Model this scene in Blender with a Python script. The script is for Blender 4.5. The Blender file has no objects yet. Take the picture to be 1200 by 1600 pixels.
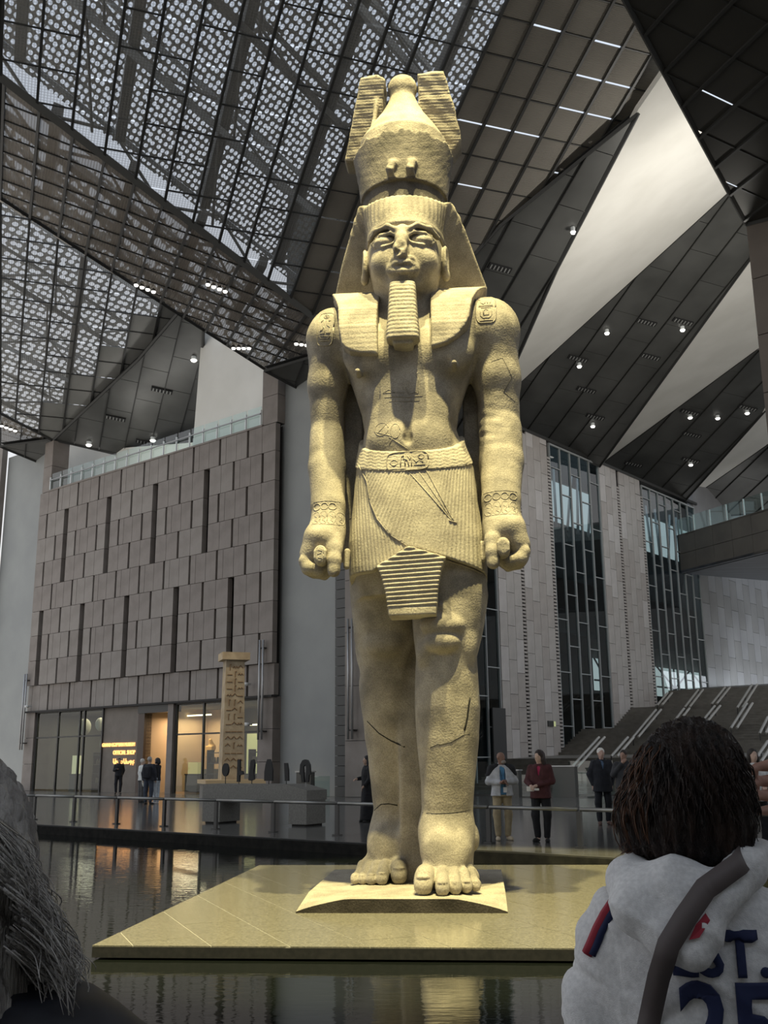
import bpy, bmesh, math, random
import numpy as np
import openvdb
from mathutils import Vector, Matrix
from mathutils.bvhtree import BVHTree
random.seed(7)
SC = bpy.context.scene
COL = SC.collection
R = math.radians
# ------------------------------------------------------------------ camera
F_PX, CAM_H, PITCH, ROLL = 1600.0, 1.55, R(13.66), R(0.535)
CAM = np.array([0.0, 0.0, CAM_H])
_fw = np.array([0, math.cos(PITCH), math.sin(PITCH)])
_up = np.array([0, -math.sin(PITCH), math.cos(PITCH)])
_rt = np.array([1.0, 0, 0])
_c, _s = math.cos(ROLL), math.sin(ROLL)
CR = _rt * _c - _up * _s
CU = _up * _c + _rt * _s
cam_d = bpy.data.cameras.new('camera')
cam_d.sensor_fit = 'VERTICAL'; cam_d.sensor_height = 36.0; cam_d.lens = 36.0 * F_PX / 1600.0
cam_d.clip_start = 0.05; cam_d.clip_end = 1000
cam = bpy.data.objects.new('camera', cam_d); COL.objects.link(cam)
cam.matrix_world = Matrix(((CR[0], CU[0], -_fw[0], 0), (CR[1], CU[1], -_fw[1], 0), (CR[2], CU[2], -_fw[2], CAM_H), (0, 0, 0, 1)))
SC.camera = cam
SC.view_settings.view_transform = 'Standard'; SC.view_settings.look = 'None'
SC.view_settings.gamma = 1; SC.view_settings.use_curve_mapping = False
SC.view_settings.exposure = 0.0
# ------------------------------------------------------------------ sky
world = bpy.data.worlds.new('sky'); SC.world = world; world.use_nodes = True
_n = world.node_tree.nodes; _l = world.node_tree.links
_bg = _n['Background']
_tc = _n.new('ShaderNodeTexCoord'); _sp = _n.new('ShaderNodeSeparateXYZ'); _cr = _n.new('ShaderNodeValToRGB')
_l.new(_tc.outputs['Generated'], _sp.inputs[0]); _l.new(_sp.outputs['Z'], _cr.inputs[0]); _l.new(_cr.outputs[0], _bg.inputs[0])
_cr.color_ramp.elements[0].position = 0.0; _cr.color_ramp.elements[0].color = (0.88, 0.84, 0.78, 1)
_cr.color_ramp.elements[1].position = 0.75; _cr.color_ramp.elements[1].color = (0.72, 0.83, 1.0, 1)
_bg.inputs[1].default_value = 1.05
# ------------------------------------------------------------------ lamps (ceiling spotlights of the hall)
def spot(name, loc, target, power, size, color, radius=0.15, blend=0.4):
    l = bpy.data.lights.new(name, 'SPOT'); l.energy = power; l.spot_size = R(size); l.spot_blend = blend
    l.color = color; l.shadow_soft_size = radius
    o = bpy.data.objects.new(name, l); COL.objects.link(o); o.location = loc
    o.rotation_euler = (Vector(target) - Vector(loc)).to_track_quat('-Z', 'Y').to_euler()
    return o
SC.cycles.transparent_max_bounces = 16; SC.cycles.max_bounces = 7
WARM = (1.0, 0.875, 0.43)
spot('ceiling_spotlight', (-1.5, 5.6, 27.0), (0.3, 13.6, 0.0), 47000, 24.5, WARM, 0.3, 0.3)
spot('ceiling_spotlight', (2.4, 5.6, 27.0), (0.5, 13.6, 0.0), 47000, 24.5, WARM, 0.3, 0.3)
# ------------------------------------------------------------------ frames of the place
def ray(x, y):
    d_ = _fw * F_PX + CR * (x - 600) + CU * (800 - y)
    return d_ / np.linalg.norm(d_)
def atz(x, y, z):
    d_ = ray(x, y); return CAM + d_ * ((z - CAM_H) / d_[2])
def atplane(x, y, p0, n):
    d_ = ray(x, y); n = np.asarray(n, float)
    return CAM + d_ * (((np.asarray(p0, float) - CAM) @ n) / (d_ @ n))
G_ = R(40)
DD = np.array([math.sin(G_), math.cos(G_), 0.0])      # along the right-hand wall and up the stairs
EE = np.array([-math.cos(G_), math.sin(G_), 0.0])     # along the left-hand wall
ZZ = np.array([0, 0, 1.0])
TH = R(5)
XA = np.array([math.cos(TH), -math.sin(TH), 0.0]); YA = np.array([math.sin(TH), math.cos(TH), 0.0])
ST = np.array([0.33, 13.2, 0.0])                      # foot of the colossus' axis
def sloc(x, y, Y=0.0):
    v = atplane(x, y, ST + YA * Y, YA) - ST; return v @ XA, v[2]
def slocz(x, y, z):
    v = atz(x, y, z) - ST; return v @ XA, v @ YA
# ------------------------------------------------------------------ materials
MATS = {}
def mat(name, col, rough=0.7, metal=0.0, col2=None, nscale=8.0, bump=0.0, bscale=60.0, spec=0.5, emit=None, estr=0.0, coord='Object', detail=6.0, ramp=(0.35, 0.65), stretch=None):
    if name in MATS: return MATS[name]
    m = bpy.data.materials.new(name); m.use_nodes = True; MATS[name] = m
    nt = m.node_tree; b = nt.nodes['Principled BSDF']
    b.inputs['Base Color'].default_value = (*col, 1); b.inputs['Roughness'].default_value = rough
    b.inputs['Metallic'].default_value = metal; b.inputs['Specular IOR Level'].default_value = spec
    if emit: b.inputs['Emission Color'].default_value = (*emit, 1); b.inputs['Emission Strength'].default_value = estr
    tc = None
    if col2 or bump:
        tc = nt.nodes.new('ShaderNodeTexCoord'); src = tc.outputs[coord]
        if stretch:
            mp = nt.nodes.new('ShaderNodeMapping'); mp.inputs['Scale'].default_value = stretch
            nt.links.new(src, mp.inputs[0]); src = mp.outputs[0]
    if col2:
        n = nt.nodes.new('ShaderNodeTexNoise'); n.inputs['Scale'].default_value = nscale; n.inputs['Detail'].default_value = detail
        r = nt.nodes.new('ShaderNodeValToRGB'); r.color_ramp.elements[0].position = ramp[0]; r.color_ramp.elements[1].position = ramp[1]
        r.color_ramp.elements[0].color = (*col, 1); r.color_ramp.elements[1].color = (*col2, 1)
        nt.links.new(src, n.inputs['Vector']); nt.links.new(n.outputs[0], r.inputs[0]); nt.links.new(r.outputs[0], b.inputs['Base Color'])
    if bump:
        n2 = nt.nodes.new('ShaderNodeTexNoise'); n2.inputs['Scale'].default_value = bscale; n2.inputs['Detail'].default_value = 4
        bp = nt.nodes.new('ShaderNodeBump'); bp.inputs['Strength'].default_value = bump; bp.inputs['Distance'].default_value = 0.02
        nt.links.new(src, n2.inputs['Vector']); nt.links.new(n2.outputs[0], bp.inputs['Height']); nt.links.new(bp.outputs[0], b.inputs['Normal'])
    return m
# ------------------------------------------------------------------ objects
def link(name, me, m=None, parent=None, smooth=False, **props):
    if m is not None:
        for q in (m if isinstance(m, (list, tuple)) else [m]): me.materials.append(q)
    if smooth: me.polygons.foreach_set('use_smooth', [True] * len(me.polygons))
    o = bpy.data.objects.new(name, me); COL.objects.link(o)
    if parent is not None: o.parent = parent
    for k, v in props.items():
        if v is not None: o[k] = v
    return o
def mesh(name, verts, faces):
    me = bpy.data.meshes.new(name); me.from_pydata([tuple(map(float, v)) for v in verts], [], faces); me.update(); return me
def empty(name, loc=(0, 0, 0), rz=0.0, parent=None, **props):
    o = bpy.data.objects.new(name, None); COL.objects.link(o); o.location = tuple(map(float, loc)); o.rotation_euler = (0, 0, rz)
    o.empty_display_size = 0.2
    if parent is not None: o.parent = parent
    for k, v in props.items():
        if v is not None: o[k] = v
    return o
class MB:
    """collects simple solids in one mesh"""
    def __init__(s): s.v = []; s.f = []
    def raw(s, vs, fs):
        b = len(s.v); s.v += [tuple(map(float, v)) for v in vs]; s.f += [tuple(i + b for i in f) for f in fs]; return s
    def hexa(s, p):   # 8 points: bottom 4 ccw, top 4
        return s.raw(p, [(3, 2, 1, 0), (4, 5, 6, 7), (0, 1, 5, 4), (1, 2, 6, 5), (2, 3, 7, 6), (3, 0, 4, 7)])
    def box(s, c, h, ax=None):
        c = np.asarray(c, float); ax = ax if ax is not None else np.eye(3)
        P = []
        for z in (-1, 1):
            for x, y in ((-1, -1), (1, -1), (1, 1), (-1, 1)):
                P.append(c + ax[0] * h[0] * x + ax[1] * h[1] * y + ax[2] * h[2] * z)
        return s.hexa(P)
    def tube(s, a, b, r, n=8, r2=None, cap=True):
        a = np.asarray(a, float); b = np.asarray(b, float); w = b - a; L = np.linalg.norm(w)
        if L < 1e-9: return s
        w = w / L; u = np.cross(w, [0, 0, 1.0] if abs(w[2]) < 0.9 else [1.0, 0, 0]); u /= np.linalg.norm(u); v = np.cross(w, u)
        r2 = r if r2 is None else r2; vs = []
        for p, q in ((a, r), (b, r2)):
            for i in range(n):
                t = 2 * math.pi * i / n; vs.append(p + (u * math.cos(t) + v * math.sin(t)) * q)
        fs = [(i, (i + 1) % n, n + (i + 1) % n, n + i) for i in range(n)]
        if cap: fs += [tuple(range(n - 1, -1, -1)), tuple(range(n, 2 * n))]
        return s.raw(vs, fs)
    def path(s, pts, r, n=6):
        pts = [np.asarray(p, float) for p in pts]; vs = []; m = len(pts); rr = r if hasattr(r, '__len__') else [r] * m
        prev = None
        for i, p in enumerate(pts):
            w = pts[min(i + 1, m - 1)] - pts[max(i - 1, 0)]; w = w / (np.linalg.norm(w) + 1e-12)
            if prev is None:
                u = np.cross(w, [0, 0, 1.0] if abs(w[2]) < 0.9 else [1.0, 0, 0])
            else: u = prev - w * (prev @ w)
            u = u / (np.linalg.norm(u) + 1e-12); prev = u; v = np.cross(w, u)
            for k in range(n):
                t = 2 * math.pi * k / n; vs.append(p + (u * math.cos(t) + v * math.sin(t)) * rr[i])
        fs = []
        for i in range(m - 1):
            for k in range(n): fs.append((i * n + k, i * n + (k + 1) % n, (i + 1) * n + (k + 1) % n, (i + 1) * n + k))
        fs += [tuple(range(n - 1, -1, -1)), tuple(range((m - 1) * n, m * n))]
        return s.raw(vs, fs)
    def prism(s, poly, off):
        n = len(poly); off = np.asarray(off, float); P = [np.asarray(p, float) for p in poly]
        return s.raw(P + [p + off for p in P], [tuple(range(n - 1, -1, -1)), tuple(range(n, 2 * n))] + [(i, (i + 1) % n, n + (i + 1) % n, n + i) for i in range(n)])
    def build(s, name, m=None, parent=None, smooth=False, **props):
        me = mesh(name, s.v, s.f)
        bm = bmesh.new(); bm.from_mesh(me); bmesh.ops.recalc_face_normals(bm, faces=bm.faces); bm.to_mesh(me); bm.free()
        return link(name, me, m, parent, smooth, **props)
# ------------------------------------------------------------------ signed distance modelling
def smin(a, b, k):
    if k <= 0: return np.minimum(a, b)
    h = np.maximum(k - np.abs(a - b), 0) / k
    return np.minimum(a, b) - h * h * k * 0.25
class SDF:
    def __init__(s, lo, hi, vox):
        s.lo = np.array(lo, float); s.vox = vox; s.n = np.ceil((np.array(hi, float) - s.lo) / vox).astype(int) + 1
        s.a = np.full(tuple(s.n), 1.0, np.float32)
    def sub(s, lo, hi):
        i0 = np.clip(np.floor((np.array(lo) - s.lo) / s.vox).astype(int), 0, s.n); i1 = np.clip(np.ceil((np.array(hi) - s.lo) / s.vox).astype(int) + 1, 0, s.n)
        sl = tuple(slice(a, b) for a, b in zip(i0, i1))
        X, Y, Z = [(s.lo[k] + s.vox * np.arange(i0[k], i1[k])).astype(np.float32) for k in range(3)]
        return sl, X[:, None, None], Y[None, :, None], Z[None, None, :]
    def op(s, fn, lo, hi, k=0.05, mode='u'):
        pad = k + 3 * s.vox; sl, X, Y, Z = s.sub(np.array(lo) - pad, np.array(hi) + pad)
        cur = s.a[sl]
        if cur.size == 0: return s
        b = fn(X, Y, Z)
        if mode == 'u': s.a[sl] = smin(cur, b, k)
        elif mode == 'd': s.a[sl] = -smin(-cur, b, k)
        return s
    def ell(s, c, r, k=0.05, mode='u', rot=None):
        c = np.array(c, float); r = np.array(r, float); m = r.max()
        def f(X, Y, Z):
            x, y, z = X - c[0], Y - c[1], Z - c[2]
            if rot is not None: x, y, z = [rot[i][0] * x + rot[i][1] * y + rot[i][2] * z for i in range(3)]
            k0 = np.sqrt((x / r[0]) ** 2 + (y / r[1]) ** 2 + (z / r[2]) ** 2); k1 = np.sqrt((x / r[0] ** 2) ** 2 + (y / r[1] ** 2) ** 2 + (z / r[2] ** 2) ** 2) + 1e-6
            return k0 * (k0 - 1) / k1
        e_ = m if rot is not None else r
        return s.op(f, c - e_, c + e_, k, mode)
    def cone(s, a, b, ra, rb, k=0.05, mode='u', sc=(1, 1, 1)):
        sc = np.array(sc, float); a0 = np.array(a, float); b0 = np.array(b, float); A = a0 / sc; B = b0 / sc; w = B - A; L2 = (w @ w) + 1e-9
        def f(X, Y, Z):
            x, y, z = X / sc[0] - A[0], Y / sc[1] - A[1], Z / sc[2] - A[2]
            t = np.clip((x * w[0] + y * w[1] + z * w[2]) / L2, 0, 1)
            return (np.sqrt((x - t * w[0]) ** 2 + (y - t * w[1]) ** 2 + (z - t * w[2]) ** 2) - (ra + (rb - ra) * t)) * sc.min()
        m = max(ra, rb) * sc
        return s.op(f, np.minimum(a0, b0) - m, np.maximum(a0, b0) + m, k, mode)
    def chain(s, pts, k=0.05, mode='u', sc=(1, 1, 1)):
        for p, q in zip(pts[:-1], pts[1:]): s.cone(p[:3], q[:3], p[3], q[3], k, mode, sc)
        return s
    def box(s, c, h, rd=0.02, k=0.03, mode='u', rot=None):
        c = np.array(c, float); h = np.array(h, float) - rd
        def f(X, Y, Z):
            x, y, z = X - c[0], Y - c[1], Z - c[2]
            if rot is not None: x, y, z = [rot[i][0] * x + rot[i][1] * y + rot[i][2] * z for i in range(3)]
            qx, qy, qz = np.abs(x) - h[0], np.abs(y) - h[1], np.abs(z) - h[2]
            return np.sqrt(np.maximum(qx, 0) ** 2 + np.maximum(qy, 0) ** 2 + np.maximum(qz, 0) ** 2) + np.minimum(np.maximum(qx, np.maximum(qy, qz)), 0) - rd
        e_ = (np.linalg.norm(h) + rd) if rot is not None else h + rd
        return s.op(f, c - e_, c + e_, k, mode)
    def loft(s, rows, p=2.3, k=0.05, mode='u', off=0.0, ztop=None, zbot=None):
        """rows: (z, cx, cy, half width, depth to the front, depth to the back), any order"""
        T = np.array(sorted(rows)); z0, z1 = T[0, 0], T[-1, 0]
        def f(X, Y, Z):
            g = [np.interp(Z, T[:, 0], T[:, i]).astype(np.float32) for i in range(1, 6)]
            cx, cy, hw, hf, hb = g; hw = hw + off; dy = Y - cy; hd = np.where(dy < 0, hf + off, hb + off)
            r = ((np.abs(X - cx) / hw) ** p + (np.abs(dy) / hd) ** p) ** (1 / p)
            d_ = (r - 1) * np.minimum(hw, hd)
            zt = z1 if ztop is None else ztop(X, Y); zb = z0 if zbot is None else zbot(X, Y)
            return np.maximum(d_, np.maximum(Z - zt, zb - Z))
        m = T[:, 3:].max() + off; cxm = T[:, 1]; cym = T[:, 2]
        return s.op(f, (cxm.min() - m, cym.min() - m, z0), (cxm.max() + m, cym.max() + m, z1), k, mode)
    def poly(s, pts, y0, y1, k=0.03, mode='u', rd=0.0, yc=None):
        """polygon in the XZ plane thickened in Y; yc(X,Z) gives a moving mid surface, then y0..y1 are offsets from it"""
        P = np.array(pts, float); lo = P.min(0); hi = P.max(0)
        def f(X, Y, Z):
            x, z = X, Z; dmin = None; sgn = None
            n = len(P)
            for i in range(n):
                a, b = P[i], P[i - 1]; ex, ez = b[0] - a[0], b[1] - a[1]; wx, wz = x - a[0], z - a[1]
                t = np.clip((wx * ex + wz * ez) / (ex * ex + ez * ez + 1e-12), 0, 1); bx, bz = wx - ex * t, wz - ez * t
                q = bx * bx + bz * bz; dmin = q if dmin is None else np.minimum(dmin, q)
                c1 = z >= a[1]; c2 = z < b[1]; c3 = ex * wz > ez * wx
                fl = (c1 & c2 & c3) | (~c1 & ~c2 & ~c3); sgn = fl if sgn is None else sgn ^ fl
            d2 = np.sqrt(dmin) * np.where(sgn, -1, 1)
            m = yc(X, Z) if yc else 0.0
            dy = np.maximum(Y - m - y1, y0 - (Y - m))
            if rd > 0:
                a_, b_ = d2 + rd, dy + rd
                return np.minimum(np.maximum(a_, b_), 0) + np.sqrt(np.maximum(a_, 0) ** 2 + np.maximum(b_, 0) ** 2) - rd
            return np.maximum(d2, dy)
        ylo, yhi = (y0, y1) if yc is None else (-3, 3)
        return s.op(f, (lo[0], ylo, lo[1]), (hi[0], yhi, hi[1]), k, mode)
    def mesh(s, name, disp=None, smooth_it=0):
        b = 3 * s.vox; g = openvdb.FloatGrid(b)
        g.copyFromArray(np.clip(s.a, -b, b).astype(np.float64)); s.a = None
        pts, quads = g.convertToQuads(0.0)
        pts = pts.astype(np.float64) * s.vox + s.lo
        me = bpy.data.meshes.new(name); n, q = len(pts), len(quads)
        me.vertices.add(n); me.loops.add(q * 4); me.polygons.add(q)
        me.loops.foreach_set('vertex_index', quads.astype(np.int32).ravel())
        me.polygons.foreach_set('loop_start', np.arange(0, q * 4, 4, dtype=np.int32))
        me.vertices.foreach_set('co', pts.astype(np.float32).ravel()); me.update(calc_edges=True); me.validate()
        if disp is not None:
            nr = np.empty(n * 3, np.float32); me.vertex_normals.foreach_get('vector', nr); nr = nr.reshape(-1, 3)
            pts = disp(pts, nr.astype(np.float64)); me.vertices.foreach_set('co', pts.astype(np.float32).ravel()); me.update()
        me.polygons.foreach_set('use_smooth', np.ones(q, bool))
        return me
def vnoise(p, f, seed=0):
    """cheap smooth 3-D noise from a few sines"""
    rs = np.random.RandomState(seed); o = 0
    for i in range(5):
        w = rs.normal(size=3) * f; o = o + np.sin(p @ w + rs.rand() * 6.28)
    return o / 5
# ------------------------------------------------------------------ floor, water, stage
def nrm(v): v = np.asarray(v, float); return v / np.linalg.norm(v)
AX_E = [EE, -DD, ZZ]
M_FLOOR = mat('polished grey floor', (.075, .075, .072), .16, col2=(.12, .118, .11), nscale=.8, spec=.6, bump=.02, bscale=6)
M_CURB = mat('dark curb stone', (.010, .010, .009), .85, col2=(.02, .019, .016), nscale=6, spec=.15)
E0 = np.array([-.31, 20.75, 0.0])       # edge of the hall floor at the water
def quad(a, b, c, d_, name, m, **k): return link(name, mesh(name, [a, b, c, d_], [(0, 1, 2, 3)]), m, **k)
fl = MB(); A0, B0 = E0 + EE * 45 , E0 - EE * 60
fl.prism([B0, A0, A0 + DD * 75, B0 + DD * 75], (0, 0, -.3)); floor = fl.build('floor', M_FLOOR, kind='structure')
# the floor's slabs as far as their joints can be told apart: long slabs beside the rail
m_fl2 = mat('polished grey floor slab', (.085, .085, .082), .14, col2=(.135, .132, .125), nscale=.8, spec=.6)
for j in range(9):
    for i in range(-10, 15):
        w_ = 1.95; me_key = 'floor_slab'
        if me_key not in bpy.data.meshes:
            b_ = MB(); b_.box((0, 0, 0), (.970, .970, .004)); b_.build('floor_slab_source', m_fl2, smooth=False); o_ = bpy.data.objects['floor_slab_source']; o_.data.name = 'floor_slab'; bpy.data.objects.remove(o_)
            bpy.data.meshes['floor_slab'].use_fake_user = True
        p_ = E0 + EE * (w_ * i + .9) + DD * (1.0 + w_ * j)
        o_ = bpy.data.objects.new('floor_slab', bpy.data.meshes['floor_slab']); COL.objects.link(o_); o_.location = (p_[0], p_[1], .001); o_.rotation_euler = (0, 0, -G_); o_.parent = floor
cb = MB(); cb.box(E0 - DD * .12 + EE * -5 + ZZ * (-.16), (52, .14, .155), AX_E); cb.build('curb_edge', M_CURB, kind='structure')
fr = MB(); fr.box((0, -4, -.16), (14, 6.2, .16)); fr.build('floor_near', M_FLOOR, kind='structure')
# water
wm = mat('dark pool water', (.008, .010, .009), .035, spec=.8)
nt = wm.node_tree; b_ = nt.nodes['Principled BSDF']; b_.inputs['IOR'].default_value = 1.5
tc = nt.nodes.new('ShaderNodeTexCoord'); mp = nt.nodes.new('ShaderNodeMapping'); mp.inputs['Scale'].default_value = (1.2, 3.5, 1)
nz = nt.nodes.new('ShaderNodeTexNoise'); nz.inputs['Scale'].default_value = 3.0; nz.inputs['Detail'].default_value = 3
bp = nt.nodes.new('ShaderNodeBump'); bp.inputs['Strength'].default_value = .10; bp.inputs['Distance'].default_value = .02
nt.links.new(tc.outputs['Object'], mp.inputs[0]); nt.links.new(mp.outputs[0], nz.inputs[0]); nt.links.new(nz.outputs[0], bp.inputs['Height']); nt.links.new(bp.outputs[0], b_.inputs['Normal'])
_wa, _wb = E0 - EE * 20 - ZZ * .2, E0 + EE * 44 - ZZ * .2
quad((-34, 2.3, -.20), (15, 2.3, -.20), _wa, _wb, 'water', wm, label='still dark pool water around the statue stage', category='water', kind='stuff')
# stage of granite tiles under the statue
M_ST = mat('polished speckled granite', (.155, .145, .11), .16, col2=(.27, .25, .195), nscale=45, spec=.6, detail=10)
M_STS = mat('stage side stone', (.02, .02, .018), .5, col2=(.035, .033, .03), nscale=20)
stage = empty('granite_stage', ST, -TH, label='low square granite stage in the pool carrying the giant statue', category='stage')
X0, X1, Y0, Y1 = -2.77, 3.0, -3.36, 4.08
b_ = MB(); b_.box(((X0 + X1) / 2, (Y0 + Y1) / 2, -.135), ((X1 - X0) / 2, (Y1 - Y0) / 2, .045)); b_.build('slab', M_STS, stage)
b_ = MB(); b_.box(((X0 + X1) / 2, (Y0 + Y1) / 2, -.28), ((X1 - X0) / 2 - .15, (Y1 - Y0) / 2 - .15, .11)); b_.build('plinth', M_STS, stage)
def clip_poly(sub, clip):   # Sutherland-Hodgman, clip convex & ccw
    out = sub
    for i in range(len(clip)):
        a, b = clip[i - 1], clip[i]; inp, out = out, []
        if not inp: return []
        f = lambda p: (b[0] - a[0]) * (p[1] - a[1]) - (b[1] - a[1]) * (p[0] - a[0])
        for k in range(len(inp)):
            p, q = inp[k - 1], inp[k]; fp, fq = f(p), f(q)
            if fp >= 0 and fq >= 0: out.append(q)
            elif fp >= 0 > fq: t = fp / (fp - fq); out.append((p[0] + t * (q[0] - p[0]), p[1] + t * (q[1] - p[1])))
            elif fp < 0 <= fq: t = fp / (fp - fq); out.append((p[0] + t * (q[0] - p[0]), p[1] + t * (q[1] - p[1]))); out.append(q)
    return out
def area(P): return .5 * sum(P[i - 1][0] * P[i][1] - P[i][0] * P[i - 1][1] for i in range(len(P)))
M_JT = mat('pale joint', (.45, .43, .36), .3)
b_ = MB(); b_.prism([(X0 + .01, Y0 + .01, -.092), (X1 - .01, Y0 + .01, -.092), (X1 - .01, Y1 - .01, -.092), (X0 + .01, Y1 - .01, -.092)], (0, 0, .0135)); b_.build('joint_bed', M_JT, stage)
ta = R(-63); u_ = (math.cos(ta), math.sin(ta)); v_ = (-u_[1], u_[0]); RC = [(X0, Y0), (X1, Y0), (X1, Y1), (X0, Y1)]
for r_ in range(-9, 9):
    for c_ in range(-6, 6):
        o0 = .65 * r_ + .25; c0 = 1.7 * c_ + .85 * (r_ % 2); g_ = .005
        P = [(c0 + g_, o0 + g_), (c0 + 1.7 - g_, o0 + g_), (c0 + 1.7 - g_, o0 + .65 - g_), (c0 + g_, o0 + .65 - g_)]
        P = [(a * u_[0] + b * v_[0], a * u_[1] + b * v_[1]) for a, b in P]; P = clip_poly(P, RC)
        if len(P) > 2 and abs(area(P)) > .01:
            k_ = MB(); k_.prism([(x, y, -.088) for x, y in P], (0, 0, .013)); k_.build('tile', M_ST, stage)

# ------------------------------------------------------------------ left wall
W0 = np.array([-5.44, 50.41, 0.0])
def WP(u, z, out=0.0): return W0 + EE * u + ZZ * z - DD * out
M_BR = mat('brown grey stone panel', (.20, .172, .152), .62, col2=(.25, .218, .195), nscale=1.2, bump=.25, bscale=14, stretch=(1, 1, 1))
M_BR2 = mat('brown grey stone panel paler', (.225, .198, .176), .62, col2=(.275, .245, .22), nscale=1.2, bump=.25, bscale=14)
M_DK = mat('dark recess', (.035, .032, .03), .8)
M_CONC = mat('smooth grey concrete', (.27, .28, .275), .55, col2=(.31, .32, .31), nscale=.5, bump=.05, bscale=4)
wall_left = link('wall_left', mesh('wall_left', [WP(0, 0, -.35), WP(21.9, 0, -.35), WP(21.9, 4.7, -.35), WP(21.9, 18.5, -.35), WP(0, 18.5, -.35), WP(0, 4.7, -.35)], [(2, 3, 4, 5)]), M_DK, kind='structure')
ZR = [4.72, 6.26, 7.78, 9.33, 10.87, 12.45, 13.97, 15.53, 17.11, 18.6]
SA = [2.1 + 2.215 * k for k in range(-1, 9)]; SB = [.95 + 2.22 * k for k in range(0, 10)]
BIG = {1: [3.15, 7.6, 12.03, 16.4, 20.82], 2: [3.15, 7.6, 12.03, 16.4, 20.82], 3: [3.15, 7.6, 12.03, 16.4, 20.82], 5: [5.35, 9.83, 14.28, 18.75], 6: [5.35, 9.83, 14.28, 18.75], 7: [5.35, 9.83, 14.28, 18.75]}
PH = {0: [1.92 + 2.22 * k for k in range(0, 9)], 1: SB, 2: SA, 3: SB, 4: SA, 5: SB, 6: SA, 7: SB, 8: SA}
PCACHE = {}
def stone_panel(w, h, parent, loc, rz, m, t=.16, flutes=True):
    key = (round(w, 2), round(h, 2), m.name)
    if key not in PCACHE:
        b = MB(); n = max(1, int(round(w / .45))) if flutes else 1
        for i in range(n):
            x0 = -w / 2 + w * i / n; x1 = x0 + w / n - .012
            b.box(((x0 + x1) / 2, 0, 0), ((x1 - x0) / 2, t - .008 * (i % 2), h / 2 - .012))
        o = b.build('panel', m); PCACHE[key] = o.data; o.parent = parent; o.location = loc; o.rotation_euler = (0, 0, rz); return o
    o = bpy.data.objects.new('panel', PCACHE[key]); COL.objects.link(o); o.parent = parent; o.location = loc; o.rotation_euler = (0, 0, rz); return o
RZ_E = math.atan2(EE[1], EE[0])
for r in range(9):
    z0, z1 = ZR[r], ZR[r + 1]; cuts = [(s_, .15) for s_ in PH[r]]
    if r in BIG: cuts = [(s_, w_) for s_, w_ in cuts if min(abs(s_ - q) for q in BIG[r]) > .5] + [(q, .46) for q in BIG[r]]
    cuts = sorted([c for c in cuts if .9 < c[0] < 21.2]); u = 0.0
    ends = [(c[0] - c[1] / 2, c[0] + c[1] / 2) for c in cuts] + [(21.9, 21.9)]
    for a, b in ends:
        if a - u > .1:
            stone_panel(a - u, z1 - z0, wall_left, WP((u + a) / 2, (z0 + z1) / 2, -.16 if r == 0 else 0.0), RZ_E, M_BR if (r + int(a)) % 3 else M_BR2)
        u = b
# door and shop front level
tr1 = MB(); tr1.box(WP(10.9, 4.66, .0), (10.95, .2, .05), AX_E); tr1.build('trim_1', M_DK, kind='structure')
tr3 = MB(); tr3.box(WP(11, 18.64, -.05), (10, .25, .05), AX_E); tr3.build('trim_2', M_BR, kind='structure')
# pillars
def pillar(u0, u1, z1, name='wall_left_pillar', m=M_BR, dep=1.2, z0=0, step=1.56):
    root = empty(name, (0, 0, 0), kind='structure'); n = int(round((z1 - z0) / step))
    zs = [z0 + (z1 - z0) * i / n for i in range(n + 1)]
    b = MB(); b.box(WP((u0 + u1) / 2, (z0 + z1) / 2, -dep / 2 + .03), ((u1 - u0) / 2 - .02, dep / 2 - .06, (z1 - z0) / 2), AX_E); b.build('core', M_DK, root)
    for a, c in zip(zs[:-1], zs[1:]):
        k = MB(); k.box(WP((u0 + u1) / 2, (a + c) / 2, -dep / 2 + .05), ((u1 - u0) / 2, dep / 2, (c - a) / 2 - .012), AX_E); k.build('panel', m, root)
    return root
p1 = pillar(0, 1.02, 4.66); p1b = pillar(0, 1.15, 21.75, z0=18.66); p2 = pillar(20.9, 21.9, 4.66); p2b = pillar(20.95, 21.9, 22.1, z0=18.66)
pillar(-7.6, -4.72, 19.5, m=M_BR2, dep=2.0, step=2.4)
# recessed grey concrete walls beside the pillars
def slab_wall(u0, u1, z1, out, name):
    b = MB(); b.box(WP((u0 + u1) / 2, z1 / 2, out - .2), ((u1 - u0) / 2, .2, z1 / 2), AX_E); return b.build(name, M_CONC, kind='structure')
slab_wall(-3.9, .3, 21.4, -.5, 'wall_recess'); slab_wall(21.6, 27.4, 22.3, -.5, 'wall_recess_far'); WB0 = MB(); WB0.box(WP(34.7, 11.5, -.2), (7.3, .2, 11.5), AX_E); WB0.build('wall_far_left', M_BR2, kind='structure')
b = MB(); b.box(WP(17, 13, -9), (17, .2, 13), AX_E); b.build('wall_outer', M_CONC, kind='structure')
lv = empty('wall_louvre', (0, 0, 0), kind='structure')
b_ = MB(); b_.box(WP(-4.3, 9, -.5), (.45, .1, 9), AX_E); b_.build('backing', M_DK, lv)
for i in range(40):
    b_ = MB(); b_.box(WP(-4.3, .22 + .45 * i, -.25), (.42, .06, .213), AX_E); b_.build('slat', mat('louvre metal', (.075, .075, .072), .5), lv)
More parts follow.
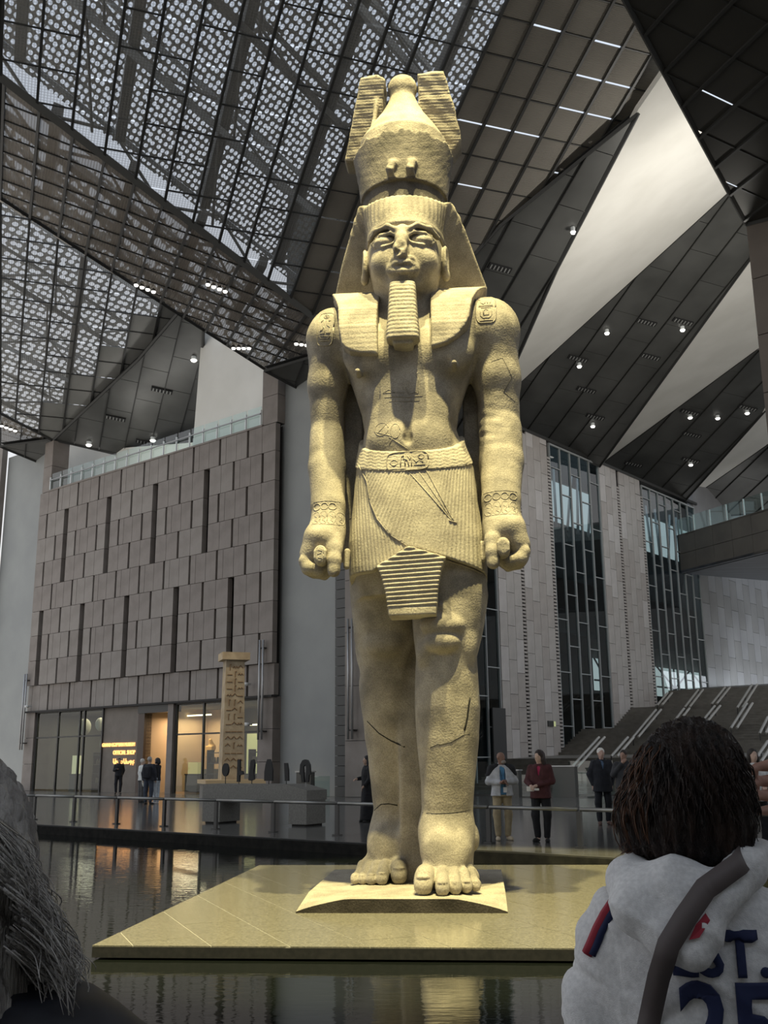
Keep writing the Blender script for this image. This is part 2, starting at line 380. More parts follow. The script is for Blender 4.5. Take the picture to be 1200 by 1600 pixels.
# vertical tube lights on the pillars
M_TB = mat('brushed tube', (.42, .42, .42), .35, metal=.6)
def tube_lamp(u, z0, z1, label):
    t = empty('wall_tube_lamp', WP(u, z0, .35), 0, label=label, category='lamp')
    for k, du in enumerate((-.12, .12)):
        b = MB(); b.tube((EE * du), (EE * du + ZZ * (z1 - z0)), .055, 8); b.build('tube', M_TB, t, smooth=True)
    for z in (.4, (z1 - z0) - .4):
        b = MB(); b.box(DD * .16 + ZZ * z, (.17, .17, .03), AX_E); b.build('bracket', M_DK, t)
tube_lamp(.55, 2.6, 7.4, 'pair of vertical metal tubes on the pillar right of the shop window')
tube_lamp(21.75, 2.4, 7.0, 'pair of vertical metal tubes on the pillar left of the shop')
tube_lamp(-5.3, 2.5, 7.9, 'pair of vertical metal tubes on the stone pier behind the statue')
def wall_camera(u, z, label):
    t = empty('security_camera', WP(u, z, .17), 0, label=label, category='camera')
    wm_ = mat('white plastic', (.6, .6, .58), .4)
    b = MB(); b.box(-DD * .1, (.05, .12, .05), AX_E); b.build('bracket', wm_, t)
    b = MB(); b.tube(-DD * .3 - EE * .12 + ZZ * -.02, -DD * .22 + EE * .2, .09, 10); b.build('housing', wm_, t, smooth=True)
wall_camera(1.5, 5.3, 'white security camera on the stone above the shop window'); wall_camera(1.35, 3.35, 'white security camera low on the pillar beside the shop'); wall_camera(21.2, 5.0, 'small security camera on the left pillar above the shop window')
# shop interior behind the glass
M_GL = bpy.data.materials.new('shop glass'); M_GL.use_nodes = True
def glassy(m, tint=(.85, .9, .9), mixf=.12, rough=.02):
    nt = m.node_tree; nt.nodes.clear(); o = nt.nodes.new('ShaderNodeOutputMaterial'); t = nt.nodes.new('ShaderNodeBsdfTransparent'); g = nt.nodes.new('ShaderNodeBsdfGlossy'); x = nt.nodes.new('ShaderNodeMixShader'); f = nt.nodes.new('ShaderNodeFresnel')
    t.inputs[0].default_value = (*tint, 1); g.inputs['Roughness'].default_value = rough; f.inputs[0].default_value = 1.5
    ad = nt.nodes.new('ShaderNodeMath'); ad.operation = 'ADD'; ad.inputs[1].default_value = mixf; ad.use_clamp = True
    ge = nt.nodes.new('ShaderNodeNewGeometry'); sb = nt.nodes.new('ShaderNodeMath'); sb.operation = 'SUBTRACT'; sb.inputs[0].default_value = 1.0; ml = nt.nodes.new('ShaderNodeMath'); ml.operation = 'MULTIPLY'; nt.links.new(ge.outputs['Backfacing'], sb.inputs[1]); nt.links.new(f.outputs[0], ad.inputs[0]); nt.links.new(ad.outputs[0], ml.inputs[0]); nt.links.new(sb.outputs[0], ml.inputs[1]); nt.links.new(ml.outputs[0], x.inputs[0]); nt.links.new(t.outputs[0], x.inputs[1]); nt.links.new(g.outputs[0], x.inputs[2]); nt.links.new(x.outputs[0], o.inputs[0]); return m
glassy(M_GL, (.72, .78, .78), .03)
M_GD = bpy.data.materials.new('dark tinted glass'); M_GD.use_nodes = True; glassy(M_GD, (.55, .64, .66), .02)
M_GC = bpy.data.materials.new('clear rail glass'); M_GC.use_nodes = True; glassy(M_GC, (.86, .94, .93), .08)
M_FRM = mat('dark window frame', (.03, .03, .03), .4)
M_WARM = mat('warm plaster', (.55, .40, .26), .7); M_INT = mat('shop interior wall', (.16, .15, .13), .8)
M_LED = mat('warm led strip', (1, .8, .5), .5, emit=(1, .82, .5), estr=6.0)
M_LEDW = mat('lit display light', (1, .9, .6), .5, emit=(1, .85, .45), estr=1.6)
def WB(name, u0, u1, z0, z1, out, t, m, parent=None, **k):
    b = MB(); b.box(WP((u0 + u1) / 2, (z0 + z1) / 2, out), (abs(u1 - u0) / 2, t / 2, (z1 - z0) / 2), AX_E); return b.build(name, m, parent, **k)
WB('wall_shop_back', .9, 21, 0, 4.7, -5.2, .1, M_INT, kind='structure'); WB('ceiling_shop', .9, 21, 4.5, 4.66, -2.7, 5, M_INT, kind='structure')
WB('wall_shop_side', 20.9, 21.0, 0, 4.66, -2.7, 5, M_INT, kind='structure'); WB('wall_shop_right', .92, 1.0, 0, 4.66, -2.7, 5, M_INT, kind='structure')
WB('wall_shop_entry', 10.15, 10.75, 0, 4.66, -2.6, 4.8, M_WARM, kind='structure'); WB('wall_shop_entry_back', 7.6, 10.2, 0, 4.5, -4.6, .1, M_WARM, kind='structure')
WB('wall_sign', 10.7, 14.0, 0, 4.64, -.25, .2, mat('taupe sign wall', (.17, .145, .12), .6, col2=(.2, .172, .145), nscale=2), kind='structure')
def window(name, u0, u1, us, zs, gm):
    w = WB(name, u0, u1, 4.56, 4.66, -.12, .14, M_FRM, kind='structure')
    for u in us: WB('mullion', u - .05, u + .05, 0, 4.58, -.12, .12, M_FRM, w)
    for z in zs: WB('transom', u0, u1, z - .04, z + .04, -.12, .10, M_FRM, w)
    ed = [u0] + [u for u in us if u0 < u < u1] + [u1]; ez = [0.06] + zs + [4.56]
    for a, b in zip(ed[:-1], ed[1:]):
        for c, d_ in zip(ez[:-1], ez[1:]):
            if b - a > .3: WB('pane', a + .04, b - .04, c + .04, d_ - .04, -.13, .03, gm, w)
window('window_1', 14.0, 20.85, [14.05, 15.85, 16.3, 18.5, 20.8], [3.1], M_GL)
window('window_2', 1.05, 7.5, [1.1, 3.45, 5.25, 7.45], [3.0], M_GL)
dr = WB('door_1', 7.55, 8.0, 0, 4.6, -.1, .35, M_BR, kind='structure'); WB('jamb', 10.15, 10.7, 0, 4.6, -.3, .5, mat('dark bronze jamb', (.06, .035, .025), .4), dr); WB('lintel', 7.6, 10.7, 4.2, 4.62, -.25, .5, M_FRM, dr)
for (u0, u1, z, o) in ((8.1, 10.1, 4.1, -3.0), (1.6, 3.2, 3.6, -3.2), (4.2, 5.0, 3.45, -3.0)): WB('trim_3', u0, u1, z, z + .07, o, .08, M_LED, kind='structure')
def area_light(name, loc, w, h, power, color, rot=(0, 0, 0)):
    l = bpy.data.lights.new(name, 'AREA'); l.shape = 'RECTANGLE'; l.size = w; l.size_y = h; l.energy = power; l.color = color
    o = bpy.data.objects.new(name, l); COL.objects.link(o); o.location = tuple(loc); o.rotation_euler = rot; return o
area_light('shop_lamp', WP(9.0, 4.0, -2.6), 1.4, 2.5, 160, (1, .74, .45), (0, 0, RZ_E))
area_light('shop_lamp', WP(3.5, 4.4, -2.6), 4, 3, 90, (1, .80, .50), (0, 0, RZ_E))
area_light('shop_lamp', WP(17.0, 4.4, -2.6), 5, 3, 170, (1, .85, .6), (0, 0, RZ_E))
# things inside the shop
def shop_item(kind, u, out, label, cat, col, h=1.4, r=.3):
    m = mat('shop ' + kind + str(round(u, 1)), col, .5); t = empty(kind, WP(u, 0.0, out), RZ_E, label=label, category=cat)
    if kind == 'display_case':
        b = MB(); b.box((0, 0, .45), (r, .3, .45)); b.build('plinth', M_INT, t); b = MB(); b.box((0, 0, h * .5 + .65), (r * .8, .2, h * .42)); b.build('lit_panel', mat('backlit panel ' + str(round(u, 1)), col, .5, emit=col, estr=.45), t); b = MB(); b.box((0, 0, .93), (r + .03, .33, .03)); b.build('top', M_FRM, t)
    elif kind == 'shop_statue':
        b = MB(); b.box((0, 0, .6), (.35, .35, .6)); b.build('plinth', M_INT, t)
        s = SDF((-.5, -.5, 1.1), (.5, .5, 3.0), .04); s.chain([(0, 0, 1.2, .26), (0, 0, 1.7, .2), (0, -.05, 2.1, .15)], .1); s.ell((0, -.08, 2.35), (.2, .24, .26), .08); s.cone((0, -.05, 2.5), (0, .05, 2.75), .15, .1, .05); s.box((0, .08, 2.15), (.28, .1, .3), .04, .08)
        link('bust', s.mesh('bust'), m, t)
    elif kind == 'pendant_lamp':
        t.location = tuple(WP(u, h, out)); s = SDF((-r * 1.6, -r * 1.6, -r * 1.8), (r * 1.6, r * 1.6, r * 1.8), r / 6); s.ell((0, 0, 0), (r, r, r * 1.3), 0); link('shade', s.mesh('shade'), m, t)
        b = MB(); b.tube((0, 0, r), (0, 0, 4.5 - h), .012, 5); b.build('cord', M_FRM, t)
    elif kind == 'shelf_unit':
        for z in (.4, .95, 1.5, 2.05): b = MB(); b.box((0, 0, z), (r, .22, .025)); b.build('shelf', M_FRM, t)
        for x in (-r, r): b = MB(); b.box((x, 0, 1.1), (.03, .24, 1.1)); b.build('side_panel', M_FRM, t)
        for i in range(10):
            b = MB(); b.tube((-r * .8 + (i % 5) * r * .4, 0, .43 + .55 * (i // 5 * 2)), (-r * .8 + (i % 5) * r * .4, 0, .43 + .55 * (i // 5 * 2) + .3), .09, 7, .05); b.build('souvenir', m, t, smooth=True)
shop_item('shop_statue', 8.5, -3.4, 'golden king bust glowing inside the shop doorway', 'statue', (.75, .45, .15))
shop_item('display_case', 8.3, -2.2, 'low lit display counter just inside the shop doorway', 'display case', (.8, .65, .25), 1.0, .5)
LD = mat('lit vase', (1, .8, .5), .5, emit=(1, .72, .35), estr=.8)
shop_item('display_case', 18.6, -1.6, 'tall bright lit display case behind the left shop window', 'display case', (.95, .85, .5), 1.5, .28)
shop_item('display_case', 14.9, -1.4, 'narrow lit case at the right of the left shop window', 'display case', (.9, .8, .4), 1.3, .12)
shop_item('display_case', 5.0, -3.6, 'case with a wide yellow lit panel behind the right shop window', 'display case', (.85, .8, .4), 2.6, .7)
shop_item('display_case', 1.9, -1.5, 'white lit poster case at the far right of the right shop window', 'display case', (.75, .8, .6), 1.9, .28)
shop_item('shelf_unit', 6.5, -2.2, 'dark shelf unit of souvenirs left in the right shop window', 'shelf', (.3, .2, .12), 1, .6)
shop_item('shelf_unit', 17.2, -2.4, 'dark souvenir shelves in the middle of the left shop window', 'shelf', (.35, .28, .16), 1, .6)
shop_item('shelf_unit', 3.2, -2.0, 'dark shelves right of the carved column in the shop window', 'shelf', (.4, .3, .2), 1, .4)
for i, (u, z, r, lb) in enumerate([(15.1, 2.7, .5, 'large round pendant lamp low in the left shop window'), (16.0, 3.8, .3, 'small bright pendant lamp high in the left shop window'), (17.6, 3.7, .38, 'grey pendant lamp left of centre in the left shop window'), (14.6, 3.9, .3, 'pendant lamp nearest the sign wall'), (4.35, 2.6, .2, 'upper round pendant lamp left of the carved column'), (4.75, 1.8, .19, 'lower round pendant lamp left of the carved column')]):
    shop_item('pendant_lamp', u, -1.3, lb, 'lamp', (.5, .47, .36) if i != 1 else (.9, .85, .7), z, r)
# illuminated sign lettering
M_SGN = mat('glowing sign letters', (1, .6, .25), .5, emit=(1, .50, .16), estr=1.5)
def text_mesh(name, body, size, m, parent, mw, width=None, ext=.02, **k):
    c = bpy.data.curves.new(name, 'FONT'); c.body = body; c.size = size; c.extrude = ext; c.align_x = 'CENTER'; c.align_y = 'CENTER'; c.resolution_u = 2
    o = bpy.data.objects.new(name, c); COL.objects.link(o); bpy.context.view_layer.update()
    me = bpy.data.meshes.new_from_object(o.evaluated_get(bpy.context.evaluated_depsgraph_get())); bpy.data.objects.remove(o)
    if width and len(me.vertices):
        xs = [v.co.x for v in me.vertices]; f = width / (max(xs) - min(xs)); me.transform(Matrix.Diagonal((f, 1, 1, 1)))
    o = link(name, me, m, parent, **k); o.matrix_world = mw; return o
def wall_mw(u, z, out): x = -EE; return Matrix(((x[0], -ZZ[0] * 0 , -DD[0], 0), (x[1], 0, -DD[1], 0), (0, 1, 0, 0), (0, 0, 0, 1))).copy() if False else Matrix(((x[0], 0, -DD[0], WP(u, z, out)[0]), (x[1], 0, -DD[1], WP(u, z, out)[1]), (0, 1, 0, WP(u, z, out)[2]), (0, 0, 0, 1)))
sgn = empty('shop_sign', (0, 0, 0), label='glowing orange lettering sign on the taupe wall beside the shop door', category='sign')
text_mesh('text_line', 'GRAND EGYPTIAN MUSEUM', .30, M_SGN, sgn, wall_mw(12.5, 2.55, -.12), 3.0, .03)
text_mesh('text_line', 'OFFICIAL SHOP', .34, M_SGN, sgn, wall_mw(11.95, 2.12, -.12), 2.0, .03)
text_mesh('text_line', '\u0627\u0644\u0645\u062a\u062c\u0631 \u0627\u0644\u0631\u0633\u0645\u064a', .32, M_SGN, sgn, wall_mw(11.95, 1.68, -.12), 1.9, .03)
# glass rail along the top of the wall
rail = empty('terrace_rail', (0, 0, 0), label='glass balustrade with white posts along the top of the brown wall', category='railing')
M_WP = mat('white rail post', (.75, .78, .78), .4); NP = 17; us_ = [1.2 + (20.9 - 1.2) * i / NP for i in range(NP + 1)]
for i, u in enumerate(us_):
    WB('post', u - .035, u + .035, 18.68, 19.55, .1, .08, M_WP, rail)
    if i < NP: WB('pane', u + .05, us_[i + 1] - .05, 18.72, 19.8, .02, .03, M_GC, rail)
WB('handrail', 1.15, 20.9, 19.30, 19.36, .18, .06, mat('rail steel', (.3, .3, .3), .3, metal=.8), rail)
WB('floor_terrace', 1.0, 21, 18.4, 18.66, -3.4, 6.2, M_CONC, kind='structure')

# ------------------------------------------------------------------ bank railing
lowrail = empty('pool_railing', (0, 0, 0), label='low dark metal railing along the far edge of the pool', category='railing')
RP = np.array([3.45, 19.14, 0.0]); M_RL = mat('dark railing metal', (.05, .05, .05), .35, metal=.5); M_RT = mat('railing top bar', (.22, .22, .21), .3, metal=.7)
for k in range(-5, 15):
    p = RP + EE * 1.965 * k; b = MB(); b.box(p + ZZ * .02, (.09, .07, .012), AX_E); b.box(p + ZZ * .33, (.045, .03, .31), AX_E); b.build('post', M_RL, lowrail)
    q = p + EE * 1.965; b = MB(); b.tube(p + EE * .03 + ZZ * .67, q - EE * .03 + ZZ * .67, .036, 8); b.build('top_bar', M_RT, lowrail, smooth=True)
# ------------------------------------------------------------------ stone table with small black models
tb = empty('stone_table', (0, 0, 0), label='long grey stone table on two block legs beyond the pool railing', category='table')
M_TB2 = mat('grey granite table', (.15, .145, .13), .5, col2=(.2, .195, .175), nscale=25)
T0 = np.array([-4.85, 27.95, 0.0]); EB = nrm(np.array([2.9, -1.85, 0])); FB = np.array([-EB[1], EB[0], 0]); AXB = [EB, FB, ZZ]
b = MB(); b.prism([T0 + EB * 0 + ZZ * .62, T0 + EB * 3.42 + ZZ * .62, T0 + EB * 3.42 + ZZ * .86, T0 + EB * 2.8 + ZZ * 1.0, T0 + ZZ * 1.0], FB * .85); b.build('top', M_TB2, tb)
for x0, x1 in ((0.0, .6), (2.85, 3.4)):
    b = MB(); b.box(T0 + EB * (x0 + x1) / 2 + FB * .42 + ZZ * .34, ((x1 - x0) / 2, .40, .29), AXB); b.build('leg', M_TB2, tb)
    b = MB(); b.box(T0 + EB * (x0 + x1) / 2 + FB * .42 + ZZ * .03, ((x1 - x0) / 2 - .06, .34, .03), AXB); b.build('foot', M_DK, tb)
M_BK = mat('matt black model', (.012, .012, .012), .6)
shapes = {'disc': (oval(0, .42, .09, .16) if 'oval' in globals() else None)}
def ov(cx, cz, a, b, n=14): return [(cx + a * math.cos(2 * math.pi * i / n), cz + b * math.sin(2 * math.pi * i / n)) for i in range(n)]
MODELS = [(.52, ov(0, .36, .11, .17), 'round black model on a thin rod, leftmost on the stone table'),
          (.98, [(-.05, .05), (.03, .05), (.04, .22), (.16, .24), (.14, .32), (.05, .34), (.04, .62), (-.04, .62)], 'black upright model with a side arm on the stone table'),
          (1.42, [(-.02, .08), (.10, .12), (.06, .3), (.10, .5), (.06, .62), (-.03, .6), (-.06, .4), (-.1, .1)], 'slim curved black figure model on the stone table'),
          (1.98, [(-.13, .08), (.13, .08), (.13, .35), (.09, .5), (.04, .62), (-.04, .62), (-.09, .5), (-.13, .3)], 'broad black bust model on the stone table'),
          (2.55, [(-.03, .08), (.08, .08), (.07, .35), (.03, .52), (-.06, .52)], 'small narrow black wedge model on the stone table')]
for x, poly, lb in MODELS:
    t = empty('display_model', T0 + EB * x + FB * .3 + ZZ * 1.0, math.atan2(EB[1], EB[0]), label=lb, category='model')
    b = MB(); b.prism([(p[0], -.03, p[1]) for p in poly], (0, .06, 0)); b.build('figure', M_BK, t); b = MB(); b.tube((0, 0, 0), (0, 0, .25), .012, 6); b.build('rod', M_RL, t)
t = empty('display_model', T0 + EB * 3.15 + FB * .3 + ZZ * .925, math.atan2(EB[1], EB[0]), label='black robe shaped model split in front, rightmost on the stone table', category='model')
for s_ in (-1, 1): b = MB(); b.prism([(s_ * x, -.03, z) for x, z in ((.02, .12), (.10, .12), (.13, .3), (.17, .32), (.15, .55), (.08, .66), (.0, .68), (.0, .55), (.05, .5))], (0, .06, 0)); b.build('robe_half', M_BK, t)
b = MB(); b.tube((0, .02, .01), (0, .02, .55), .015, 6); b.build('rod', M_TB, t)
# ------------------------------------------------------------------ carved column
cc = atz(360, 1250, 0); cc = np.array([cc[0], cc[1], 0]); DC = np.hypot(cc[0], cc[1])
def hz(y, x=360): r_ = ray(x, y); return CAM_H + DC * r_[2] / np.hypot(r_[0], r_[1])
zt, zb = hz(1021), hz(1219); ppm = F_PX / (cc @ _fw)
M_CO = mat('sandstone column', (.34, .27, .18), .8, col2=(.46, .38, .26), nscale=3, bump=.6, bscale=12)
col = empty('carved_column', cc, R(18), label='tall square sandstone column with carved signs and a flat capital block', category='column')
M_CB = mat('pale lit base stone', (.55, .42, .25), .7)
b = MB(); b.box((0, 0, zb / 2 - .05), (1.15, 1.15, zb / 2 - .05)); b.build('plinth', M_TB2, col)
b = MB(); b.box((0, 0, zb - .05), (1.25, 1.25, .08)); b.build('base_slab', M_CB, col)
hw0, hw1 = .48, .40; zc_ = zt - .32
b = MB(); P = []
for z, w in ((zb + .03, hw0), (zc_, hw1)):
    P += [(-w, -w, z), (w, -w, z), (w, w, z), (-w, w, z)]
b.hexa(P); b.build('shaft', M_CO, col)
b = MB(); b.box((0, 0, zt - .16), (.60, .60, .16)); b.build('capital', M_CO, col)
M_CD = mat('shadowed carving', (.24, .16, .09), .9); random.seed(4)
for face in (0, 1):
    m = MB(); z = zb + .5
    while z < zc_ - .3:
        w = .36 - .06 * (z - zb) / (zc_ - zb)
        for gx in ((-.5, .0, .5) if face == 0 else (-.45, .4)):
            x = gx * w * 1.5; k = random.random(); s_ = .11; y = -(hw0 + (hw1 - hw0) * (z - zb) / (zc_ - zb)) - .005
            pts = [[(x - s_, z), (x, z + s_), (x + s_, z)], [(x - s_, z), (x - s_ / 2, z + s_ * .6), (x, z), (x + s_ / 2, z + s_ * .6), (x + s_, z)], [(x, z - s_), (x, z + s_ * 1.3), (x + s_ * .5, z + s_ * 1.3)], [(x - s_, z), (x + s_, z)]][int(k * 4)]
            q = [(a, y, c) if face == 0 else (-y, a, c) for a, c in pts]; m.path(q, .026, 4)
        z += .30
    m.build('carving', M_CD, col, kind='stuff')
spot('column_spotlight', tuple(cc + np.array([-1.5, -5, 12.0])), tuple(cc + ZZ * 3), 1100, 34, (1, .78, .45))
# ------------------------------------------------------------------ folded roof
def vd(x, y): return ray(x, y)
RV1 = nrm(vd(-66, 1923)); RV2 = vd(4700, 1150); RV2 = nrm(RV2 - RV1 * (RV2 @ RV1)); NA = np.cross(RV1, RV2)
VB1 = vd(-30, 1217)
RA0 = np.array([-13.30325245, 31.21380276, 24.9470857]); NB = nrm(np.array([0.19045677, 0.08588207, 0.97793174])); VB1 = nrm(VB1 - NB * (VB1 @ NB)); VB2 = np.cross(NB, VB1)
if VB2 @ RV2 < 0: VB2 = -VB2
P_TOP = atplane(415, 577, W0, DD); P_FAR = atplane(82, 687, W0, DD); N_TOP = atplane(1166, 350, W0, DD)
VX = nrm(np.array([1.0, 0.0, -.01])); ND = nrm(np.cross(RV1, VX)); VXp = nrm(np.cross(ND, RV1)); VXp = VXp if VXp[0] > 0 else -VXp
M_FRB = mat('dark roof rib', (.03, .03, .028), .45)
def mesh_mat(name, col, opac, sc):
    m = bpy.data.materials.new(name); m.use_nodes = True; nt = m.node_tree; b = nt.nodes['Principled BSDF']; b.inputs['Base Color'].default_value = (*col, 1); b.inputs['Roughness'].default_value = .45; b.inputs['Metallic'].default_value = .3
    o = nt.nodes['Material Output']; t = nt.nodes.new('ShaderNodeBsdfTransparent'); x = nt.nodes.new('ShaderNodeMixShader')
    tc = nt.nodes.new('ShaderNodeTexCoord'); w = nt.nodes.new('ShaderNodeTexVoronoi'); w.inputs['Scale'].default_value = sc; w.inputs['Randomness'].default_value = .0
    mr = nt.nodes.new('ShaderNodeMapRange'); mr.inputs[1].default_value = .20; mr.inputs[2].default_value = .55; mr.inputs[3].default_value = max(0, opac - .15); mr.inputs[4].default_value = min(1, opac + .15)
    nt.links.new(tc.outputs['Object'], w.inputs['Vector']); nt.links.new(w.outputs['Distance'], mr.inputs[0]); nt.links.new(mr.outputs[0], x.inputs[0]); nt.links.new(t.outputs[0], x.inputs[1]); nt.links.new(b.outputs[0], x.inputs[2]); nt.links.new(x.outputs[0], o.inputs[0]); return m
def ribbed(name, c1, c2, sc=26, rough=.5, metal=.2):
    m = mat(name, c1, rough, metal, col2=c2, nscale=.25, detail=3)
    nt = m.node_tree; b = nt.nodes['Principled BSDF']; tc = nt.nodes.new('ShaderNodeTexCoord'); w = nt.nodes.new('ShaderNodeTexWave'); w.bands_direction = 'X'; w.inputs['Scale'].default_value = sc
    bp = nt.nodes.new('ShaderNodeBump'); bp.inputs['Strength'].default_value = .5; bp.inputs['Distance'].default_value = .02
    nt.links.new(tc.outputs['Object'], w.inputs[0]); nt.links.new(w.outputs[0], bp.inputs['Height']); nt.links.new(bp.outputs[0], b.inputs['Normal']); return m
M_MESH = mesh_mat('perforated metal mesh', (.30, .29, .27), .26, 9.0)
M_MESH2 = mesh_mat('perforated metal mesh brown', (.20, .172, .14), .55, 9.0)
M_SOL = ribbed('ribbed olive roof metal', (.17, .155, .13), (.24, .22, .185), 5)
M_DRK = mat('smooth dark roof panel', (.085, .085, .08), .38, .25, col2=(.125, .125, .118), nscale=.35, detail=3)
M_DRM = mat('black ribbed roof panel', (.035, .033, .028), .5, .2, col2=(.05, .047, .04), nscale=.3)
def facet(name, px, p0, n, va, vb, wa, wb, oa, ob, mfun, m_rib, backing=None, bar=.05, gapc=.018, gapr=.03, stag=0.0, thick=.04, glow=None, back_off=.25, cross=0):
    """a flat piece of the folded roof: outline seen in the photo, laid on its plane, split into its panels"""
    P3 = [atplane(x, y, p0, n) for x, y in px]; o = P3[0]; up = n if n[2] > 0 else -n
    poly = [((p - o) @ va, (p - o) @ vb) for p in P3]
    if area(poly) < 0: poly = poly[::-1]
    M = Matrix([[va[i], vb[i], up[i], o[i]] for i in range(3)] + [[0, 0, 0, 1]])
    if np.dot(np.cross(va, vb), up) < 0: M = Matrix([[va[i], vb[i], up[i], o[i]] for i in range(3)] + [[0, 0, 0, 1]])
    rib = MB(); a0, a1 = min(p[0] for p in poly), max(p[0] for p in poly); b0, b1 = min(p[1] for p in poly), max(p[1] for p in poly)
    # ribs along va at each column border
    k = math.floor((b0 - ob) / wb)
    cols = []
    while ob + k * wb < b1: cols.append(k); k += 1
    segs = []
    for c in cols:
        bb = ob + c * wb; xs = []
        for i in range(len(poly)):
            p, q = poly[i - 1], poly[i]
            if (p[1] - bb) * (q[1] - bb) < 0: t = (bb - p[1]) / (q[1] - p[1]); xs.append(p[0] + t * (q[0] - p[0]))
        xs.sort()
        for a, b in zip(xs[::2], xs[1::2]): rib.box(((a + b) / 2, bb, -.03), ((b - a) / 2, bar / 2, .07))
    if cross:
        for c in cols:
            bb = ob + c * wb; off = oa + (stag * (c % 2)) * wa; k = math.floor((a0 - off) / wa)
            while off + k * wa < a1:
                aa = off + k * wa; Q = clip_poly(list(poly), [(aa - .001, bb), (aa + .001, bb), (aa + .001, bb + wb), (aa - .001, bb + wb)])
                if len(Q) > 2 and not (glow and random.Random(c * 131 + k * 7 + len(name)).random() < glow):
                    y0 = min(q[1] for q in Q); y1 = max(q[1] for q in Q)
                    if y1 - y0 > .1: rib.box((aa, (y0 + y1) / 2, -.01), (cross, (y1 - y0) / 2, .03))
                k += 1
    for i in range(len(poly)):
        p, q = poly[i - 1], poly[i]; rib.path([(p[0], p[1], -.02), (q[0], q[1], -.02)], .09, 4)
    if not rib.v: rib.box((0, 0, 0), (.01, .01, .01))
    root = rib.build(name, m_rib, kind='structure'); root.matrix_world = M
    for c in cols:
        bb = ob + c * wb; off = oa + (stag * (c % 2)) * wa; k = math.floor((a0 - off) / wa)
        while off + k * wa < a1:
            aa = off + k * wa; rnd = random.Random(c * 131 + k * 7 + len(name)); g = gapc
            if glow and rnd.random() < glow: g = .07
            cell = [(aa + g, bb + gapr), (aa + wa - gapc, bb + gapr), (aa + wa - gapc, bb + wb - gapr), (aa + g, bb + wb - gapr)]
            Q = clip_poly(list(poly), cell)
            if len(Q) > 2 and abs(area(Q)) > .03:
                b = MB(); b.prism([(x, y, 0) for x, y in Q], (0, 0, thick)); w = b.build('panel', mfun(aa, bb, c, k), root)
            k += 1
    if backing:
        b = MB(); b.prism([(x, y, back_off) for x, y in poly], (0, 0, .05)); b.build('backing', backing, root)
    return root, M, poly
BK = mat('roof void', (.02, .02, .02), .9)
# main mesh canopy
def amat(a, b, c, k):
    if b > 16.5 or (b > 12.5 and a > -2.5 + .0 * b): return M_SOL
    return M_MESH
A_px = [(0, 120), (0, -60), (975, -60), (1003, 50), (1047, 128), (997, 177), (904, 252), (780, 354), (735, 405), (640, 520), (560, 545), (437, 455)]
rA = facet('ceiling_mesh', A_px, RA0, NA, RV1, RV2, 1.45, 1.27, -.72, .01, amat, M_FRB, glow=.35, bar=.10, cross=.022)
# its solid part is closed above
ob_ = [(a, b) for a, b in rA[2]]
solid = clip_poly(ob_, [(-60, 16.6), (60, 16.6), (60, 60), (-60, 60)]); 

# edge beam of the fold
f0, f1 = atplane(-60, 74, RA0, NA), atplane(560, 549, RA0, NA); b_ = MB(); b_.path([f0, f1], .20, 4); b_.build('ceiling_fold_beam', mat('fold beam', (.10, .10, .095), .5), kind='structure')
# brown fold below it, descending to the pillars
facet('ceiling_fold', [(0, 122), (437, 457), (560, 549), (483, 560), (415, 577), (278, 489), (0, 308)], P_TOP, NB, VB1, VB2, 1.05, 1.27, .3, .15, lambda a, b, c, k: M_MESH2, M_FRB, bar=.10, cross=.022)
# farther bay
p0C = P_FAR
_oc = atplane(0, 300, p0C, NA); _ab = lambda x, y: ((atplane(x, y, p0C, NA) - _oc) @ RV1, (atplane(x, y, p0C, NA) - _oc) @ RV2)
M_GRY = mat('solid grey roof panel', (.20, .20, .185), .5, .2, col2=(.27, .265, .25), nscale=.4)
def farmat(a, b, c, k):
    p, q = _ab(272, 455), _ab(50, 668); return M_GRY if ((q[0] - p[0]) * (b + .7 - p[1]) - (q[1] - p[1]) * (a + .7 - p[0])) * _sgn < 0 else M_MESH
_p, _q, _r = _ab(272, 455), _ab(50, 668), _ab(50, 450); _sgn = 1 if ((_q[0] - _p[0]) * (_r[1] - _p[1]) - (_q[1] - _p[1]) * (_r[0] - _p[0])) > 0 else -1
facet('ceiling_mesh_far', [(0, 300), (278, 488), (318, 516), (217, 562), (82, 688), (0, 645)], p0C, NA, RV1, RV2, 1.45, 1.27 * 1.15, 0, 0, farmat, M_FRB, glow=.2, bar=.11, cross=.025)
facet('ceiling_fold_far', [(0, 645), (80, 686), (0, 698)], p0C, NB, VB1, VB2, 1.4, 1.4, 0, 0, lambda a, b, c, k: M_MESH2, M_FRB)
facet('ceiling_dark_left', [(278, 489), (318, 514), (313, 712), (179, 709), (84, 687), (217, 561)], p0C + 0 * ZZ, ND, RV1, VXp, 3.0, 1.6, .6, .3, lambda a, b, c, k: M_DRK, M_FRB, backing=BK, bar=.035, stag=.5)
# white wedge left
M_WH = mat('pale plaster wedge', (.74, .72, .66), .6, col2=(.82, .80, .74), nscale=.4, detail=4)
def wedge(name, pts):
    n = nrm(np.cross(pts[1] - pts[0], pts[2] - pts[0])); n = n if n[1] > 0 else -n
    b = MB(); b.prism(pts, n * .2); return b.build(name, M_WH, kind='structure')
wedge('ceiling_wedge_left', [atplane(x, y, P_TOP + DD * 1.0, DD) for x, y in ((316, 512), (418, 570), (413, 690), (300, 712))])
wedge('ceiling_wedge_far', [atplane(x, y, P_FAR + DD * 3.5, DD) for x, y in ((70, 680), (190, 700), (320, 690), (320, 730), (70, 770))])
facet('ceiling_corner_far', [(0, 697), (80, 686), (72, 727), (6, 700)], P_FAR, ND, RV1, VXp, 3, 1.6, 0, 0, lambda a, b, c, k: M_DRK, M_FRB, backing=BK)
